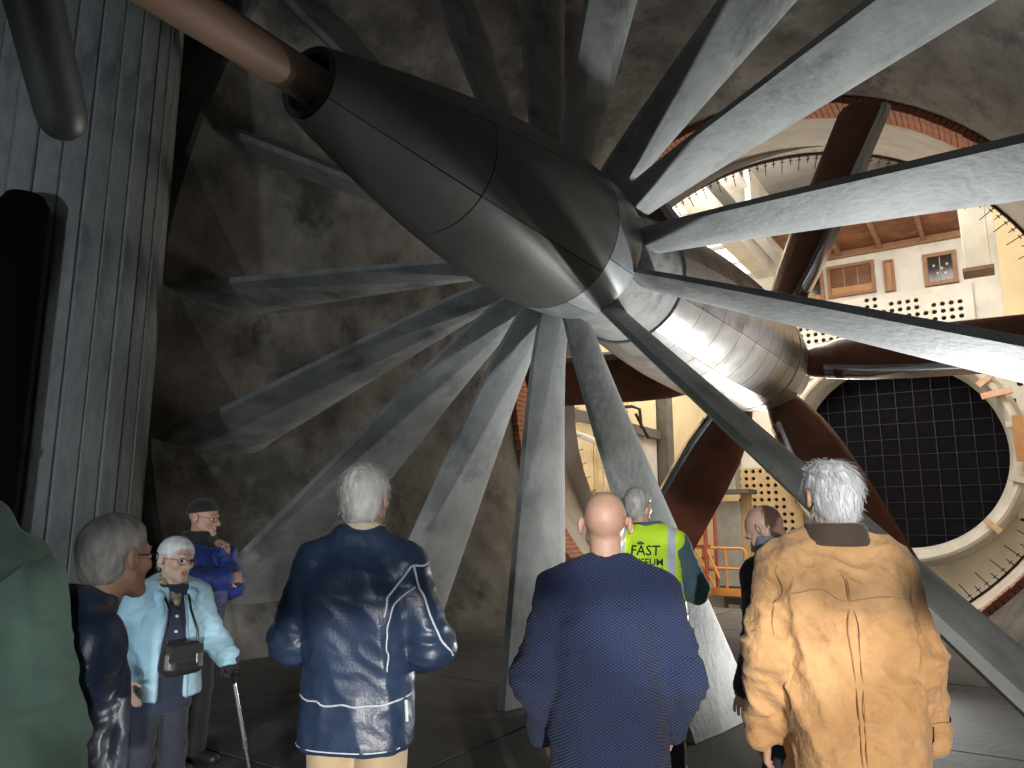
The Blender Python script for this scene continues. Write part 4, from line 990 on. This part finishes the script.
# --- elderly woman in the light blue jacket with a walking stick
P = Person(-3.70, 2.35, -98, 1.46, 'elderly woman in open light blue jacket with glasses, leaning on a stick', M_skinp, h=.005)
P.body(yaw=12, pitch=-4, roll=-3, head=(0, .075, 1.615), lean=.03, arms={1: ((.26, -.04, 1.10), (.25, .12, .93)), -1: ((-.29, .0, 1.14), (-.37, .14, .98))}, hands=(False, True))
k_ = P.k
P.garment('cardigan', [(.72, .18, .135, .0), (.95, .175, .13, 0), (1.15, .185, .135, .0), (1.30, .19, .13, .005), (1.40, .16, .105, .015), (1.47, .09, .08, .025)], M_navyc, (.07, .062, .05), amp=.006, seed=41)
jk = P.garment('jacket', [(.80, .245, .17, -.01), (.95, .23, .165, -.01), (1.15, .215, .155, -.01), (1.28, .21, .15, -.01), (1.37, .17, .122, .005), (1.45, .11, .09, .015)], M_light, (.082, .078, .066), amp=.014, seed=43, focus_amp=.022, cuff=.12,
    extra=lambda f, k: f.stack([(.60*k, .07*k, .30*k, .33*k), (1.2*k, .055*k, .30*k, .33*k), (1.40*k, .045*k, .26*k, .30*k), (1.60*k, .04*k, .22*k, .30*k)], .0) if False else
        f.op(lambda X, Y, Z: np.maximum(np.abs(X)-(.085-.05*np.clip((Z-1.1*k)/(.35*k), 0, 1))*k, .03*k-Y)+0*Z, np.array((-.1, .0, .6))*k, np.array((.1, .4, 1.5))*k, .01, 's'))
tr_ = bvh_of(jk)
for sg in (-1, 1):
    b = MB(); pts = [(sg*.100*k_, .145*k_, z*k_) for z in (.73, .9, 1.1, 1.2, 1.3, 1.38)]
    piping(jk, 'front_edge', M_lilac, [(sg*.09*k_, .16*k_, .72*k_), (sg*.088*k_, .16*k_, 1.05*k_), (sg*.06*k_, .14*k_, 1.30*k_), (sg*.05*k_, .12*k_, 1.40*k_)], .006, tree=tr_)
    f_ = Field((-.2, -.15, 1.05), (.2, .2, 1.30), .005); f_.rc(np.array((sg*.10, -.02, 1.475))*k_, np.array((sg*.10, .10, 1.40))*k_, .030*k_, .034*k_, .01); f_.rc(np.array((sg*.10, .10, 1.40))*k_, np.array((sg*.085, .13, 1.30))*k_, .034*k_, .016*k_, .01)
    V_, F_ = f_.mesh(); np_mesh('lapel', relax(V_, F_, 2), F_, M_light, jk)
f_ = Field((-.2, -.15, 1.02), (.2, .25, 1.36), .005); f_.rc(np.array((-.05, .03, 1.47))*k_, np.array((.05, .03, 1.47))*k_, .05*k_, .05*k_, .01); f_.rc(np.array((-.05, .05, 1.45))*k_, np.array((0, .12, 1.36))*k_, .035*k_, .022*k_, .01); f_.rc(np.array((.05, .05, 1.45))*k_, np.array((0, .12, 1.36))*k_, .035*k_, .022*k_, .01)
V_, F_ = f_.mesh(); np_mesh('scarf', folds(relax(V_, F_, 1), F_, .01, 3), F_, M_scarf, P.root)
for z in (1.28, 1.19, 1.10, 1.01): b = MB(); b.tube([(0, .125*k_, z*k_), (0, .150*k_, z*k_)], .007, 10); b.build('button', M_pipew, P.root)
P.trousers(M_denim, r=(.095, .075, .07)); P.shoes(M_shoe); P.hair(M_hairw, .012, 1300, .035, seed=22, lowz=-.05, front=.02); P.glasses(mat('brown_frames', (.10, .045, .03), None, rough=.3)); P.eyes(M_hairw); P.lips()
W = P.root.matrix_basis = Matrix.Translation((-3.70, 2.35, 0)) @ Matrix.Rotation(math.radians(-98), 4, 'Z')
wr = P.S(P.arms[-1][2])
f_ = Field(wr-.13, wr+.13, .005)
class _G: pass
g_ = _G(); g_.f = f_; g_.k = P.k; g_.S = P.S; g_.arms = P.arms; Person.hand(g_, -1, 2.4, (0.05, .55, -.6), (.1, -.4, -.8)); f_.rc(wr-np.array((0, .05, -.03)), wr, .034, .032, .01)
V_, F_ = f_.mesh(); np_mesh('glove', relax(V_, F_, 1), F_, M_blk, P.root)
top = W @ Vector(wr + np.array((0.01, .045, -.055))); 
stk = empty('walking_stick', (top.x+.08, top.y+.16, 0)); tag(stk, 'metal walking stick with black handle held by the woman in light blue', 'walking stick')
L_ = Vector((-.08, -.16, top.z))
def sb(nm, a, c, r, m): b = MB(); b.tube([L_*a, L_*c], r, 10); b.build(nm, m, stk, 60)
sb('ferrule', 0, .04, .014, M_blackm); sb('lower_shaft', .035, .5, .008, M_chrome); sb('collar', .49, .53, .013, M_greyd); sb('upper_shaft', .52, .93, .0105, M_chrome)
hx = (W.to_3x3() @ Vector((0, 1, 0))); b = MB(); b.tube([L_*.92, L_*.985, L_ + hx*.03, L_ + hx*.07 + Vector((0, 0, -.004))], [.011, .014, .014, .012], 10); b.tube([L_*.985, L_ - hx*.05], [.014, .011], 10); b.build('handle', M_blackm, stk, 60)
# handbag on a long strap
bg = empty('handbag', W @ Vector((.0, .205, .80))); bg.rotation_euler = (0, 0, math.radians(-98)); tag(bg, 'black handbag hanging on a strap in front of the light blue jacket', 'handbag')
f_ = Field((-.16, -.08, -.02), (.16, .1, .24), .005); f_.stack([(0.0, .095, .045, .0), (.03, .105, .055, 0), (.10, .10, .045, 0), (.15, .085, .025, 0)], .0, 3.0)
V_, F_ = f_.mesh(); np_mesh('body', folds(relax(V_, F_, 2), F_, .008, 2), F_, M_shoe, bg)
b = MB(); b.box((-.085, .035, .06), (.085, .060, .142)); b.build('flap', M_blk, bg, bevel=.01); b = MB(); b.box((-.075, .060, .05), (-.045, .065, .10)); b.build('silver_plate', M_chrome, bg, bevel=.004)
b = MB(); b.tube([(-.08, 0, .13), (-.075, -.012, .2), (-.05, -.045, .30), (-.065, -.12, .385)], .006, 6); b.tube([(.08, 0, .13), (.078, -.012, .2), (.055, -.045, .30), (.065, -.12, .385)], .006, 6); b.build('strap', M_blackm, bg, 60)

# --- man in the beanie with folded arms
P = Person(-4.55, 3.08, -78, 1.68, 'man in black beanie and royal blue padded jacket with folded arms', M_skin, h=.0055)
P.body(yaw=14, pitch=-6, head=(0, .035, 1.63), arms={1: ((.30, .13, 1.20), (-.04, .24, 1.22)), -1: ((-.27, .08, 1.16), (-.03, .22, 1.40))}, curl=1.2)
j = P.garment('padded_jacket', [(.74, .225, .165, 0), (.95, .215, .165, 0), (1.15, .23, .175, .0), (1.30, .235, .17, .0), (1.40, .20, .13, .0), (1.46, .115, .10, .005)], M_royal, (.095, .09, .072), amp=.012, seed=51, focus_amp=.018, cuff=.1)
tr_ = bvh_of(j)
for z in (.86, .98, 1.10, 1.22, 1.32): piping(j, 'quilt_seam', M_navyc, [(-.28, .02, z), (-.2, .22, z), (0, .26, z), (.2, .22, z), (.28, .02, z)], .003, off=-.001, tree=tr_)
f_ = Field((-.2, -.2, 1.32), (.2, .2, 1.56), .006); f_.stack([(1.36, .125, .115, .0), (1.44, .105, .10, .005), (1.475, .10, .095, .005)], .0); V_, F_ = f_.mesh(); np_mesh('collar', folds(relax(V_, F_, 2), F_, .012, 8), F_, M_blk, j)
f_ = Field(P.hc-.17, P.hc+.17, .005)
def bf(X, Y, Z):
    x, y, z = X-P.hc[0], Y-P.hc[1], Z-P.hc[2]; A = P.R.T/P.hs
    lx = A[0, 0]*x+A[0, 1]*y+A[0, 2]*z; ly = A[1, 0]*x+A[1, 1]*y+A[1, 2]*z; lz = A[2, 0]*x+A[2, 1]*y+A[2, 2]*z
    return smax(d_el(lx, ly, lz, (0, -.018, .036), (.090, .108, .094)), .22*(ly+.1)+.012-lz-.0*lx, .012)*P.hs
f_.op(bf, P.hc-.165, P.hc+.165, 0); V_, F_ = f_.mesh(); np_mesh('beanie', relax(V_, F_, 1), F_, M_blk, P.root)
P.trousers(M_blk); P.shoes(M_shoe); P.glasses(M_blackm); P.eyes(M_hairg); P.lips()
